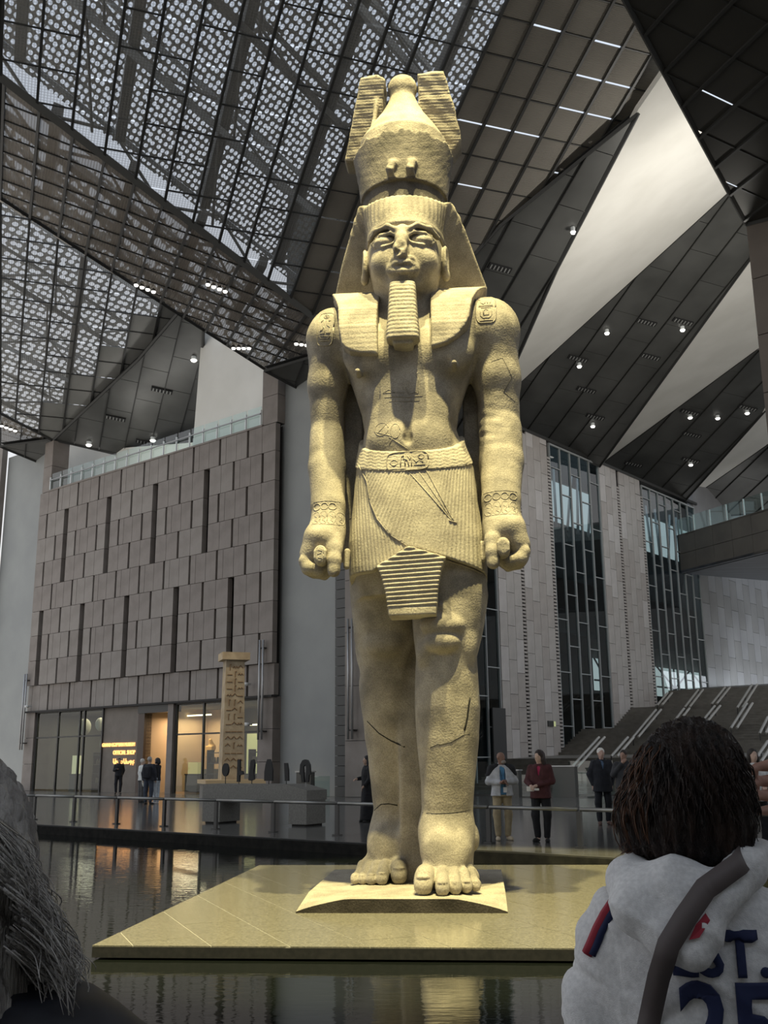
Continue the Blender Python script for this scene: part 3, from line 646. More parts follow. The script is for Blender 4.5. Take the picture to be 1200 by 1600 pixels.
# dark fold right of the crown, then the wedges
pF = atplane(740, 402, RA0, NA)
rF = facet('ceiling_dark_fold', [(413, 579), (483, 558), (560, 540), (640, 510), (735, 405), (780, 354), (904, 252), (997, 177), (870, 420), (806, 565), (806, 690), (640, 700), (485, 617)], pF, ND, RV1, VXp, 2.9, 1.55, .3, .2, lambda a, b, c, k: M_DRK, M_FRB, backing=BK, bar=.035, stag=.5)
QH = atz(937, 727, 21.7)
facet('ceiling_dark_bay', [(1137, 300), (1180, 360), (1172, 405), (937, 729), (857, 692), (805, 668), (806, 603)], QH, ND, RV1, VXp, 3.6, 1.75, .3, .2, lambda a, b, c, k: M_DRK, M_FRB, backing=BK, bar=.035, stag=.5)
QJ = atz(1062, 791, 21.7)
facet('ceiling_dark_bay', [(1183, 545), (1205, 540), (1205, 632), (1192, 646), (1060, 794), (1000, 762), (937, 727)], QJ, ND, RV1, VXp, 4.2, 2.1, .3, .2, lambda a, b, c, k: M_DRK, M_FRB, backing=BK, bar=.035, stag=.5)
QL = atz(1085, 803, 21.7) + np.array([3, 6, 0])
facet('ceiling_dark_bay', [(1205, 690), (1205, 800), (1060, 812), (1058, 792)], QL, ND, RV1, VXp, 4.5, 2.3, .3, .2, lambda a, b, c, k: M_DRK, M_FRB, backing=BK, bar=.035, stag=.5)
gF = lambda x, y: atplane(x, y, pF, ND); gH = lambda x, y: atplane(x, y, QH, ND); gJ = lambda x, y: atplane(x, y, QJ, ND); gL = lambda x, y: atplane(x, y, QL, ND)
def wedge3(name, a, b, c, px):
    n = nrm(np.cross(b - a, c - a)); pts = [atplane(x, y, a, n) for x, y in px]; return wedge(name, pts)
wedge3('ceiling_wedge', gF(997, 175), gH(1137, 303), gH(812, 600), [(1050, 95), (1143, 300), (806, 606), (806, 560), (865, 420), (997, 172)])
wedge3('ceiling_wedge', gH(1170, 405), gJ(1182, 548), gJ(937, 727), [(1176, 398), (1190, 548), (935, 729)])
wedge3('ceiling_wedge', gJ(1192, 645), gL(1197, 697), gL(1060, 792), [(1205, 630), (1205, 690), (1058, 794)])
# black canopy corner upper right and the pillar below it
facet('ceiling_black_canopy', [(970, -12), (1166, 350), (1260, 325), (1260, -40), (960, -40)], N_TOP, NB, VB1, VB2, 1.55, 1.35, .3, .1, lambda a, b, c, k: M_DRM, M_FRB, glow=.3, bar=.09, cross=.03)
nr_ = empty('wall_right_pillar', (0, 0, 0), kind='structure')
zN = N_TOP[2]; hN = 2.2; k_ = 0; zc0 = zN - .05
while zc0 > 0:
    b_ = MB(); b_.box(N_TOP * np.array([1, 1, 0]) - EE * 3.0 + DD * 1.5 + ZZ * (zc0 - hN / 2), (3.0, 1.5, hN / 2 - .015), AX_E); b_.build('panel', mat('brown pier panel', (.12, .10, .085), .5, col2=(.15, .125, .105), nscale=1.0), nr_); zc0 -= hN
# outer roof screen above the mesh, and the trusses between
def screen_mat(name, su, sv, th, col):
    m = bpy.data.materials.new(name); m.use_nodes = True; nt = m.node_tree; b = nt.nodes['Principled BSDF']; b.inputs['Base Color'].default_value = (*col, 1); b.inputs['Roughness'].default_value = .6
    o = nt.nodes['Material Output']; t = nt.nodes.new('ShaderNodeBsdfTransparent'); x = nt.nodes.new('ShaderNodeMixShader'); tc = nt.nodes.new('ShaderNodeTexCoord'); mp = nt.nodes.new('ShaderNodeMapping'); mp.inputs['Scale'].default_value = (su, sv, 1); mp.inputs['Rotation'].default_value = (0, 0, .35)
    w = nt.nodes.new('ShaderNodeTexVoronoi'); w.voronoi_dimensions = '2D'; w.inputs['Scale'].default_value = 1; w.inputs['Randomness'].default_value = .28
    c = nt.nodes.new('ShaderNodeMath'); c.operation = 'GREATER_THAN'; c.inputs[1].default_value = th
    nt.links.new(tc.outputs['Object'], mp.inputs[0]); nt.links.new(mp.outputs[0], w.inputs['Vector']); nt.links.new(w.outputs['Distance'], c.inputs[0]); nt.links.new(c.outputs[0], x.inputs[0]); nt.links.new(t.outputs[0], x.inputs[1]); nt.links.new(b.outputs[0], x.inputs[2]); nt.links.new(x.outputs[0], o.inputs[0]); return m
M_SCR = screen_mat('outer roof screen', 3.0, 4.4, .40, (.50, .49, .46)); M_SCR2 = screen_mat('outer roof screen far', 2.2, 2.4, .42, (.55, .56, .55))
MA, polyA = rA[1], rA[2]
fd = nrm(np.array([(f1 - f0) @ RV1, (f1 - f0) @ RV2, 0.0])); slope_f = fd[0] / fd[1]
def plane_px(name, px, p0, n, va, vb, z, m):
    P3 = [atplane(x, y, p0, n) for x, y in px]; up = n if n[2] > 0 else -n
    poly = [((p - p0) @ va, (p - p0) @ vb) for p in P3]; poly = poly if area(poly) > 0 else poly[::-1]
    M = Matrix([[va[i], vb[i], up[i], p0[i]] for i in range(3)] + [[0, 0, 0, 1]]); b = MB(); b.prism([(x, y, z) for x, y in poly], (0, 0, .06)); o = b.build(name, m, kind='structure'); o.matrix_world = M; return o, M, poly
b_ = MB(); fo = lambda b: slope_f * b + 1.6
b_.prism([(x, y, 3.6) for x, y in ((-22, -10), (fo(-10), -10), (fo(18.4), 18.4), (-22, 18.4))], (0, 0, .06)); o_ = b_.build('ceiling_outer_screen', M_SCR, kind='structure'); o_.matrix_world = MA
UPA = NA if NA[2] > 0 else -NA
oC, MC, polyC = plane_px('ceiling_outer_screen_far', [(-90, 200), (60, 290), (330, 480), (335, 520), (217, 585), (84, 700), (-90, 640)], P_FAR + UPA * 4.0, NA, RV1, RV2, 0, M_SCR2)
MC = Matrix([[RV1[i], RV2[i], UPA[i], P_FAR[i]] for i in range(3)] + [[0, 0, 0, 1]]); polyC = [((atplane(x, y, P_FAR, NA) - P_FAR) @ RV1, (atplane(x, y, P_FAR, NA) - P_FAR) @ RV2) for x, y in ((-90, 230), (60, 320), (300, 485), (330, 520), (217, 575), (84, 695), (-90, 640))]
oB, MBf, polyB = plane_px('ceiling_outer_fold', [(-40, 150), (250, 335), (437, 470), (570, 560), (483, 566), (415, 580), (278, 492), (-40, 290)], P_TOP + NB * 2.8, NB, VB1, VB2, 0, screen_mat('outer fold screen', .9, 2.6, .45, (.45, .42, .38)))
M_TR = mat('grey truss steel', (.26, .26, .25), .5); M_TR2 = mat('pale truss steel', (.55, .58, .60), .5)
def trusses(M, poly, z0, z1, label, sp=3.6, pur=3.8, fd=fd):
    root = empty('roof_truss', (0, 0, 0), label=label, category='roof truss'); root.matrix_world = M; nv = np.array([fd[1], -fd[0]])
    def cut(o, d_):   # the part of a line that lies inside the outline
        ts = []
        for i in range(len(poly)):
            p, q = np.array(poly[i - 1]), np.array(poly[i]); e_ = q - p; den = d_[0] * e_[1] - d_[1] * e_[0]
            if abs(den) < 1e-9: continue
            t = ((p[0] - o[0]) * e_[1] - (p[1] - o[1]) * e_[0]) / den; u = ((p[0] - o[0]) * d_[1] - (p[1] - o[1]) * d_[0]) / den
            if 0 <= u < 1: ts.append(t)
        return (min(ts), max(ts)) if len(ts) > 1 else None
    dd_ = fd[:2]
    for i in range(-14, 15):
        o = nv * (-sp * i); c = cut(o, dd_)
        if not c or c[1] - c[0] < 2: continue
        a = np.array([*(o + dd_ * c[0]), 0]); b2 = np.array([*(o + dd_ * c[1]), 0]); n_ = max(1, int((c[1] - c[0]) / 3))
        for zz_, rr in ((z0, .17), (z1, .12)):
            b = MB(); b.path([a + ZZ * zz_, b2 + ZZ * zz_], rr, 4); b.build('chord', M_TR2 if i % 2 else M_TR, root)
        b = MB()
        for k in range(n_):
            p = a + (b2 - a) * k / n_; q = a + (b2 - a) * (k + 1) / n_; s0, s1 = (z0, z1) if k % 2 else (z1, z0); b.tube(p + ZZ * s0, q + ZZ * s1, .07, 6)
            if k % 2 == 0: b.tube(p + ZZ * z0, q + np.array([*(nv * sp), 0]) + ZZ * z0, .06, 5)
        b.build('web', M_TR, root, kind='stuff')
    for j in range(-12, 12):
        o = np.array([0, j * pur + .6]); c = cut(o, np.array([1.0, 0]))
        if c and c[1] - c[0] > 1: b = MB(); b.box(((c[0] + c[1]) / 2, o[1], z0 + .4), ((c[1] - c[0]) / 2, .20, .25)); b.build('purlin', M_TR, root)
    return root
trusses(MA, [(-20, -8), (fo(-8) - 2, -8), (fo(16) - 2, 16), (-20, 16)], .9, 2.8, 'grey steel trusses seen through the mesh ceiling above the statue')
MBf = Matrix([[VB1[i], VB2[i], NB[i], P_TOP[i]] for i in range(3)] + [[0, 0, 0, 1]])
fB = nrm(np.array([(f1 - f0) @ VB1, (f1 - f0) @ VB2, 0.0]))
trusses(MBf, [((atplane(x, y, P_TOP, NB) - P_TOP) @ VB1, (atplane(x, y, P_TOP, NB) - P_TOP) @ VB2) for x, y in ((-60, 110), (437, 465), (560, 556), (483, 555), (415, 570), (-60, 275))], .7, 2.2, 'brown grey trusses seen through the sloping mesh strip at left', 1.7, 3.2, fB)
trusses(MC, polyC, 1.0, 3.4, 'grey steel trusses seen through the far mesh ceiling at left', 4.4, 5.0)
# small ceiling lamps on the dark panels
M_LMP = mat('small ceiling lamp glow', (1, 1, 1), .4, emit=(1, .97, .9), estr=2.5)
def ceil_lamp(x, y, p0, n, label, s=.12):
    p = atplane(x, y, p0, n); t = empty('ceiling_lamp', p - ZZ * .2, 0, label=label, category='lamp')
    b = MB(); b.tube((0, 0, .2), (0, 0, -.02), s * .8, 8); b.build('housing', M_WP, t); b = MB(); b.tube((0, 0, -.03), (0, 0, -.12), s, 10, s * .7); b.build('bulb', M_LMP, t)
def ceil_slot(x, y, p0, n, w, label):
    p = atplane(x, y, p0, n); t = empty('ceiling_grille', p - ZZ * .06, 0, label=label, category='vent'); ax = [VXp, RV1, np.cross(VXp, RV1)]
    b = MB(); b.box((0, 0, 0), (w, .16, .04), ax); b.build('frame', BK, t)
    for i in range(6): b = MB(); b.box(VXp * (-w * .8 + i * w * .32), (w * .05, .12, .07), ax); b.build('slat', M_TR, t)
for i, (x, y, lb) in enumerate([(948, 515, 'small white lamp on the middle dark ceiling band, uppermost'), (905, 567, 'small white lamp left on the middle dark ceiling band'), (1066, 510, 'small white lamp right on the middle dark ceiling band'), (926, 661, 'small white lamp low on the middle dark ceiling band')]): ceil_lamp(x, y, QH, ND, lb, .16)
for i, (x, y, lb) in enumerate([(1121, 649, 'small white lamp in the middle of the lower dark ceiling band'), (1078, 648, 'small white lamp at the left of the lower dark ceiling band'), (1167, 641, 'small white lamp at the right of the lower dark ceiling band'), (1079, 722, 'small white lamp lowest on the lower dark ceiling band')]): ceil_lamp(x, y, QJ, ND, lb, .18)
ceil_lamp(895, 355, pF, ND, 'small white lamp on the dark fold left of the pale wedge', .12)
for i, (x, y, lb) in enumerate([(303, 557, 'small white lamp high on the dark left ceiling panels'), (239, 683, 'small white lamp low on the dark left ceiling panels'), (139, 690, 'small white lamp at the lower tip of the dark left ceiling')]): ceil_lamp(x, y, p0C, ND, lb, .2)
for x, y, lb in [(1010, 502, 'slotted vent upper left in the middle dark ceiling band'), (1067, 501, 'slotted vent upper right in the middle dark ceiling band'), (903, 559, 'slotted vent left in the middle dark ceiling band'), (1016, 556, 'slotted vent centre in the middle dark ceiling band'), (916, 608, 'slotted vent lower left in the middle dark ceiling band'), (930, 650, 'slotted vent lowest in the middle dark ceiling band')]: ceil_slot(x, y, QH, ND, .65, lb)
for x, y, lb in [(1078, 643, 'slotted vent left in the lower dark ceiling band'), (1168, 636, 'slotted vent right in the lower dark ceiling band'), (1081, 678, 'slotted vent middle in the lower dark ceiling band'), (1079, 718, 'slotted vent lower in the lower dark ceiling band'), (990, 724, 'slotted vent at the lowest left of the lower dark ceiling band')]: ceil_slot(x, y, QJ, ND, .75, lb)
ceil_slot(781, 417, pF, ND, .55, 'slotted vent on the dark fold right of the headcloth')
for x, y, lb in [(253, 609, 'slotted vent upper in the dark left ceiling'), (180, 652, 'slotted vent middle in the dark left ceiling'), (228, 690, 'slotted vent lower in the dark left ceiling')]: ceil_slot(x, y, p0C, ND, .65, lb)
# rows of small spot lamps hanging from the brown fold
for gi, (x, y, n, dx, dy, lb) in enumerate([(213, 442, 4, 9, 3.5, 'left cluster on the brown fold'), (325, 441, 4, 9, 3.6, 'cluster in the middle of the brown fold'), (365, 541, 4, 8, 0, 'lower right cluster on the brown fold'), (463, 534, 3, 8, 1, 'cluster beside the statue shoulder'), (3, 663, 4, 7, 2.5, 'cluster at the far left edge')]):
    for i in range(n):
        p = atplane(x + dx * i, y + dy * i, P_TOP if gi < 4 else P_FAR, NB); t = empty('spot_lamp', p - ZZ * .12, 0, label='small round spot lamp, %s from left, %s' % (('first', 'second', 'third', 'fourth')[i], lb), category='lamp', group='spot lamps, ' + lb)
        s_ = .11 if gi < 4 else .13
        b = MB(); b.tube((0, 0, .3), (0, 0, .02), s_ * .8, 8); b.build('housing', M_FRB, t); b = MB(); b.tube((0, 0, .02), (0, 0, -.05), s_, 10, s_ * .8); b.build('lens', M_LMP, t)

# the rest of the hall's shell, outside the picture: roof over the visitors and the wall behind them
b_ = MB(); b_.prism([(x, y, .3) for x, y in ((-60, -30), (-9.5, -30), (-9.5, 45), (-60, 45))], (0, 0, .1)); o_ = b_.build('ceiling_rear', M_SOL, kind='structure'); o_.matrix_world = MA
b_ = MB(); b_.box((0, -14, 9), (48, .3, 9)); b_.build('wall_back', M_CONC, kind='structure')
b_ = MB(); b_.box((34, 4, 15), (.3, 18, 15)); b_.build('wall_side', M_CONC, kind='structure')

area_light('added_fill_light', N_TOP * np.array([1, 1, 0]) - EE * .5 + DD * 4 + ZZ * 15.0, 6, 2, 2600, (1, .96, .88), (R(150), 0, -G_))  # added fill with no fitting there, brightens the pale roof wedges
area_light('added_fill_light', WP(10, 19.2, -2.0), 14, 1.2, 160, (1, .97, .92), (R(165), 0, RZ_E))  # second added fill, lifts the roof folds above the terrace
# ------------------------------------------------------------------ right wall: stone piers, glass bays, stairs, bridge
LR = 33.3
def RPt(s, z, lat=LR): return DD * s + EE * lat + ZZ * z
AX_R = [DD, EE, ZZ]
def RB(name, s0, s1, z0, z1, lat, t, m, parent=None, **k):
    b = MB(); b.box(RPt((s0 + s1) / 2, (z0 + z1) / 2, lat), (abs(s1 - s0) / 2, t / 2, (z1 - z0) / 2), AX_R); return b.build(name, m, parent, **k)
M_T = [mat('pale travertine tile', (.40, .37, .345), .45, col2=(.46, .43, .40), nscale=1.5), mat('travertine tile warm', (.36, .325, .30), .45, col2=(.42, .385, .355), nscale=1.5), mat('travertine tile light', (.47, .44, .42), .42, col2=(.53, .50, .475), nscale=1.5)]
TC = {}
def tile(s, z, w, h, m, parent):
    key = (round(w, 2), round(h, 2), m.name)
    if key not in TC:
        b = MB(); b.box((0, 0, 0), (w / 2 - .012, .05, h / 2 - .012)); TC[key] = b.build('tile', m).data; o = bpy.data.objects[[x.name for x in COL.objects][-1]]
    else: o = bpy.data.objects.new('tile', TC[key]); COL.objects.link(o)
    o.parent = parent; o.location = tuple(RPt(s, z, LR - .05)); o.rotation_euler = (0, 0, math.atan2(DD[1], DD[0])); return o
Z_TOP = 22.0
def pier(s0, s1, z0, name, ztop=Z_TOP):
    root = RB(name, s0, s1, z0, ztop, LR + .35, .6, M_DK, kind='structure')
    vents = [s0 + (s1 - s0) * .5 + .0, s1 - .22]; n = 7; ws = (s1 - s0 - .75) / n; s = s0; rnd = random.Random(int(s0))
    xs = []
    for i in range(n):
        if i == 3: s += .38
        xs.append((s, s + ws)); s += ws
    for i, (a, b) in enumerate(xs):
        z = z0 - 2.0 * ((i * .37) % 1)
        while z < ztop:
            lo, hi = max(z, z0), min(z + 2.0, ztop)
            if hi - lo > .25: tile((a + b) / 2, (lo + hi) / 2, b - a, round(hi - lo, 1), M_T[rnd.choice((0, 0, 0, 1, 1, 2))], root)
            z += 2.0
    # horizontal grille slats between tile columns
    for (va, vb) in ((xs[2][1], xs[3][0]), (s1 - .37, s1)):
        n_s = int((ztop - 1 - z0) / .22)
        b = MB()
        for i in range(n_s): b.box(RPt((va + vb) / 2, z0 + .1 + .22 * i, LR - .05), ((vb - va) / 2 - .01, .05, .065), AX_R)
        b.build('grille_slats', M_T[1], root, kind='stuff')
    return root
pier(50.0, 56.6, 0.0, 'wall_right_pier'); pier(63.3, 69.95, 3.2, 'wall_right_pier')
M_MU = mat('pale grey mullion', (.34, .36, .36), .4)
def bay(name, s0, s1, z0, z1, seed, gm, cols=5):
    root = RB(name, s0, s1, z1 - .12, z1, LR + .02, .2, M_MU, kind='structure'); rnd = random.Random(seed); w = (s1 - s0) / cols
    for i in range(cols + 1): RB('mullion', s0 + i * w - .035, s0 + i * w + .035, z0, z1, LR, .16, M_MU, root)
    for i in range(cols):
        z = z0 + (1.7 if i % 2 else .0); zs = [z0]
        while z < z1: 
            if z > z0 + .3: zs.append(z)
            z += 3.35
        zs.append(z1)
        for a, b in zip(zs[:-1], zs[1:]):
            RB('transom', s0 + i * w, s0 + i * w + w, a - .03, a + .03, LR, .12, M_MU, root)
            RB('pane', s0 + i * w + .03, s0 + i * w + w - .03, a + .03, b - .03, LR + .03, .03, gm, root)
    return root
bay('window_3', 56.66, 63.25, 0.2, 21.9, 1, M_GD); bay('window_4', 70.0, 79.5, 4.0, 21.7, 2, M_GD, 7)
bay('window_5', 43.4, 49.9, 0.0, 21.9, 3, M_GD)
RB('wall_right_end', 79.5, 104, 0, 24, LR + .25, .5, mat('grey concrete far wall', (.20, .20, .205), .5, col2=(.27, .27, .275), nscale=.35), kind='structure')
RB('trim_4', 50, 80, 21.95, 22.15, LR, .3, M_FRB, kind='structure')
b_ = MB(); b_.box(DD * 104 + EE * 10 + ZZ * 14, (.3, 30, 14), AX_R); b_.build('wall_far_end', M_CONC, kind='structure')
M_FW = [mat('far wall slab', (.22, .22, .225), .35, col2=(.28, .28, .285), nscale=.35), mat('far wall slab darker', (.18, .178, .175), .4, col2=(.24, .238, .235), nscale=.35)]
_we = bpy.data.objects['wall_right_end']
for i in range(14):
    for j in range(5):
        RB('panel', 79.6 + i * 1.5, 79.6 + i * 1.5 + 1.475, 6 + j * 2.6 + (i % 2) * 1.1, 6 + j * 2.6 + (i % 2) * 1.1 + 2.57, LR - .04, .06, M_FW[(i + j) % 2], _we)
# what lies behind the glass: dark inner wall with bright openings to the outside
M_IN = mat('dark inner wall', (.022, .028, .03), .6)
LB = 41.0
inner = empty('wall_behind_glass', (0, 0, 0), kind='structure')
def innerwall(s0, s1, z0, z1): RB('panel', s0, s1, z0, z1, LB, .2, M_IN, inner)
def sz(x, y, lat=LB):
    p = atplane(x, y, RPt(0, 0, lat), EE); return p @ DD, p[2]
# horizontal upper opening: seen between y~790 and 838
innerwall(40, 110, -1, 6.0); 
b0_ = [sz(x, y) for x, y in ((860, 790), (1010, 790), (860, 838), (1010, 838))]
zlo = .5 * (b0_[2][1] + b0_[3][1]); zhi = .5 * (b0_[0][1] + b0_[1][1])
innerwall(40, 110, 9.6, zlo - .1); innerwall(40, 110, zhi + .6, 36)
s_a = sz(925, 1050)[0]; s_b = sz(962, 1050)[0]; s_c = sz(1022, 1045)[0]; s_d = sz(1122, 1045)[0]
innerwall(40, s_a, 5.9, 9.7); innerwall(s_b, s_c, 5.9, 9.7); innerwall(s_d, 110, 5.9, 9.7)
brace = empty('window_bracing', (0, 0, 0), label='white crossing steel braces in the bright windows behind the glass', category='bracing')
for s0, s1 in [(s_a, s_b), (s_c, (s_c + s_d) / 2), ((s_c + s_d) / 2, s_d)]:
    for p, q in (((s0, 5.9), (s1, 9.6)), ((s0, 9.6), (s1, 5.9)), ((s0, 7.75), (s1, 7.75)), (((s0 + s1) / 2, 5.9), ((s0 + s1) / 2, 9.6))):
        b = MB(); b.tube(RPt(p[0], p[1], LB - .2), RPt(q[0], q[1], LB - .2), .08, 6); b.build('brace', mat('pale brace', (.45, .48, .5), .5), brace, smooth=True)
ST2 = empty('roof_strut', (0, 0, 0), label='pale leaning struts seen in the bright band behind the upper glass', category='bracing'); rnd = random.Random(5)
for i in range(26):
    s = 58 + i * 1.7; b = MB(); b.tube(RPt(s, zlo - .6, LB - .3), RPt(s + rnd.uniform(-1.2, 1.2), zhi + 1.4, LB - .3), .12, 6); b.build('strut', mat('pale strut', (.5, .52, .52), .5), ST2, smooth=True)
for z in (6.0, 9.8, 13.4): RB('floor_gallery', 43, 100, z - .3, z, LR + 4, 7, M_IN, kind='structure')
# stairs
PROF = [(46.8, 0.0), (50.1, 1.6), (55.9, 1.8), (59.3, 3.4), (63.0, 3.4), (66.0, 4.95), (69.7, 5.0), (72.5, 6.4), (82.0, 7.2)]
M_STP = mat('dark stair stone', (.14, .13, .11), .5, col2=(.19, .178, .155), nscale=2)
stair = empty('grand_staircase', (0, 0, 0), label='wide dark stone staircase climbing away beside the stone piers', category='staircase')
def steps(s0, z0, s1, z1, lat0, lat1):
    n = max(1, int(round((z1 - z0) / .16)))
    for i in range(n):
        a = s0 + (s1 - s0) * i / n; zt_ = z0 + (z1 - z0) * (i + 1) / n
        b = MB(); b.box(RPt((a + s1 + .3) / 2, zt_ - .5 * ((z1 - z0) / n) , (lat0 + lat1) / 2), ((s1 + .3 - a) / 2, (lat0 - lat1) / 2, .5 * (z1 - z0) / n), AX_R)
        b.box(RPt(a + .02, zt_ - .02, (lat0 + lat1) / 2), (.035, (lat0 - lat1) / 2, .022), AX_R); b.build('step', M_STP, stair)
for (a, b) in zip(PROF[:-1], PROF[1:]):
    if (b[1] - a[1]) / (b[0] - a[0]) > .3: steps(a[0], a[1], b[0], b[1], LR, 5)
    else:
        q = MB(); q.prism([RPt(a[0] - .05, a[1] - .3, LR), RPt(a[0] - .05, a[1], LR), RPt(b[0] + .3, b[1], LR), RPt(b[0] + .3, b[1] - .3, LR)], -EE * (LR - 5)); q.build('landing', M_STP, stair)
M_HR = mat('pale stone handrail', (.40, .38, .34), .4)
def prof(s): return float(np.interp(s, [p[0] for p in PROF], [p[1] for p in PROF]))
rails = empty('stair_handrails', (0, 0, 0), label='pairs of straight pale handrails dividing the grand staircase', category='railing')
def on_stair(x, y):
    best = None
    for k in range(400):
        s = 45 + k * .09; p = atplane(x, y, DD * s, DD)
        if p[2] <= prof(s) + .55: return p
    return p
RLS = [((893, 1199), (936, 1152)), ((955, 1182), (981, 1152)), ((989, 1152), (1025, 1109)), ((1008, 1186), (1034, 1152)), ((1037, 1148), (1069, 1107)), ((1098, 1126), (1117, 1103)), ((1142, 1138), (1167, 1099)), ((1187, 1146), (1200, 1120)), ((1027, 1102), (1043, 1083)), ((1070, 1105), (1091, 1078)), ((1112, 1100), (1133, 1074)), ((1152, 1106), (1175, 1070)), ((1178, 1190), (1200, 1158))]
for (a, c) in RLS:
    p = on_stair(*a); s1 = p @ DD + (3.7 if a[1] > 1120 else 2.6); q0 = p; n_ = atplane(c[0], c[1], p, EE)
    for dl in (0, .34):
        b = MB(); b.path([p - EE * dl, n_ - EE * dl], .075, 5); b.build('handrail', M_HR, rails)
    for t_ in (0, .5, 1):
        g = p + (n_ - p) * t_; b = MB(); b.tube(g, g - ZZ * .6, .03, 5); b.build('baluster', M_RL, rails)
# bridge
M_BG = mat('brown bridge cladding', (.10, .092, .082), .5, col2=(.13, .12, .105), nscale=.6); M_BU = mat('ribbed bridge soffit', (.06, .07, .085), .4, col2=(.11, .12, .14), nscale=.7, stretch=(.3, 2, 1))
bridge = empty('bridge', (0, 0, 0), label='brown clad footbridge crossing the hall at upper right above the stairs', category='bridge')
BA, BB_ = atz(1066, 895, 15.75), atz(1200, 862, 15.75); bd = nrm((BB_ - BA) * np.array([1, 1, 0])); bn = np.array([-bd[1], bd[0], 0]); bn = bn if bn[1] > 0 else -bn
L_ = 22
b = MB(); b.box(BA + bd * (L_ / 2 - .3) + bn * 10 + ZZ * .1, (L_ / 2, 10, .1), [bd, bn, ZZ]); b.build('soffit', M_BU, bridge)
for i in range(11):
    for j in range(2):
        b = MB(); b.box(BA + bd * (i * 2 + 1 - .3) + bn * .1 + ZZ * (.76 + 1.52 * j), (.985, .1, .745), [bd, bn, ZZ]); b.build('panel', M_BG, bridge)
b = MB(); b.box(BA + bd * (L_ / 2 - .3) + bn * .35 + ZZ * 1.5, (L_ / 2, .1, 1.5), [bd, bn, ZZ]); b.build('core', M_DK, bridge)
b = MB(); b.box(BA + bd * (L_ / 2 - .3) + bn * 9 + ZZ * 3.0, (L_ / 2, 9, .08), [bd, bn, ZZ]); b.build('deck', M_BG, bridge)
for i in range(12):
    b = MB(); b.box(BA + bd * (i * 1.8 + .6) + bn * .2 + ZZ * 3.75, (.86, .02, .65), [bd, bn, ZZ]); b.build('pane', M_GC, bridge)
    b = MB(); b.box(BA + bd * (i * 1.8 - .3) + bn * .24 + ZZ * 3.7, (.04, .05, .7), [bd, bn, ZZ]); b.build('post', M_WP, bridge)
# gates and glass screens in front of the stairs
M_MT = mat('dark gate metal', (.09, .09, .085), .4, metal=.4)
def gate(x, y, w, h, label, glass=False):
    p = atz(x, y, 0); t = empty('entry_gate', p, math.atan2(-EE[1], -EE[0]), label=label, category='gate')
    b = MB(); b.box((0, 0, h / 2), (w / 2, .12, h / 2)); b.build('cabinet', M_MT, t); b = MB(); b.box((0, 0, h + .02), (w / 2 + .04, .16, .025)); b.build('cap', M_TB, t)
    b = MB(); b.box((w / 2 + .55, 0, h * .45), (.45, .02, h * .4)); b.build('glass_leaf', M_GC, t)
gate(884, 1246, 1.1, 1.25, 'wide dark metal entry gate at the foot of the stairs')
gate(805, 1246, .55, 1.1, 'narrow dark entry gate left of the woman in maroon')
gate(477, 1247, .9, 1.1, 'grey cabinet standing by the louvred wall behind the stone table'); 
for x, w, lb in ((750, 2.6, 'glass screen in front of the dark window left of the stone pier'), (925, 2.2, 'glass screen right of the entry gate')):
    p = atz(x, 1243, 0); t = empty('glass_screen', p, math.atan2(-EE[1], -EE[0]), label=lb, category='screen'); b = MB(); b.box((0, 0, .75), (w / 2, .015, .72)); b.build('pane', M_GC, t); b = MB(); b.box((0, 0, .03), (w / 2, .05, .03)); b.build('base_rail', M_MT, t)
# exit sign on the pier
t = empty('exit_sign', RPt(55.1, 3.65, LR - .12), 0, label='small pale green lit sign on the stone pier', category='sign'); b = MB(); b.box((0, 0, 0), (.32, .04, .17), AX_R); b.build('housing', M_MT, t); b = MB(); b.box(DD * .32 + EE * .03, (.3, .03, .15), AX_R); b.build('face', mat('pale green sign face', (.5, .55, .3), .5, emit=(.7, .75, .35), estr=.35), t)
# tall dark banner left of the pier
RB('wall_niche_panel', 48.6, 49.9, 0, 4.4, LR - .3, .08, mat('dark banner', (.05, .05, .05), .5), kind='structure')

area_light('window_daylight', tuple(RPt(90, 7.4, LR - 5.0)), 14, 3, 420, (.85, .92, 1.0), (R(105), 0, math.atan2(EE[1], EE[0]) - R(90)))
# ------------------------------------------------------------------ the colossus
def stone_mat(name, c1, c2, pl=None):
    m = mat(name, c1, 0.78, col2=c2, nscale=3.0, bump=0.35, bscale=40, spec=0.25, detail=12, ramp=(0.36, 0.62))
    nt = m.node_tree; b = nt.nodes['Principled BSDF']
    # fine granite speckle and a few vertical stains over the broad tone
    src = b.inputs['Base Color'].links[0].from_socket
    tc = nt.nodes.new('ShaderNodeTexCoord'); n = nt.nodes.new('ShaderNodeTexNoise'); n.inputs['Scale'].default_value = 75; n.inputs['Detail'].default_value = 4
    mx = nt.nodes.new('ShaderNodeMix'); mx.data_type = 'RGBA'; mx.blend_type = 'MULTIPLY'; mx.inputs[0].default_value = 1
    r = nt.nodes.new('ShaderNodeValToRGB'); r.color_ramp.elements[0].position = .38; r.color_ramp.elements[0].color = (.72, .71, .69, 1); r.color_ramp.elements[1].position = .6
    nt.links.new(tc.outputs['Object'], n.inputs[0]); nt.links.new(n.outputs[0], r.inputs[0]); nt.links.new(src, mx.inputs[6]); nt.links.new(r.outputs[0], mx.inputs[7]); nt.links.new(mx.outputs[2], b.inputs['Base Color'])
    return m
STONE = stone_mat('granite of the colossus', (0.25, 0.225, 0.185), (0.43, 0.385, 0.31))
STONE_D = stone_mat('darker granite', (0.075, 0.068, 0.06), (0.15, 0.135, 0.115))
STONE_M = stone_mat('shade toned drum granite', (0.16, 0.145, 0.12), (0.28, 0.25, 0.205))  # the drum's own darker stone, deepened further in place of shade
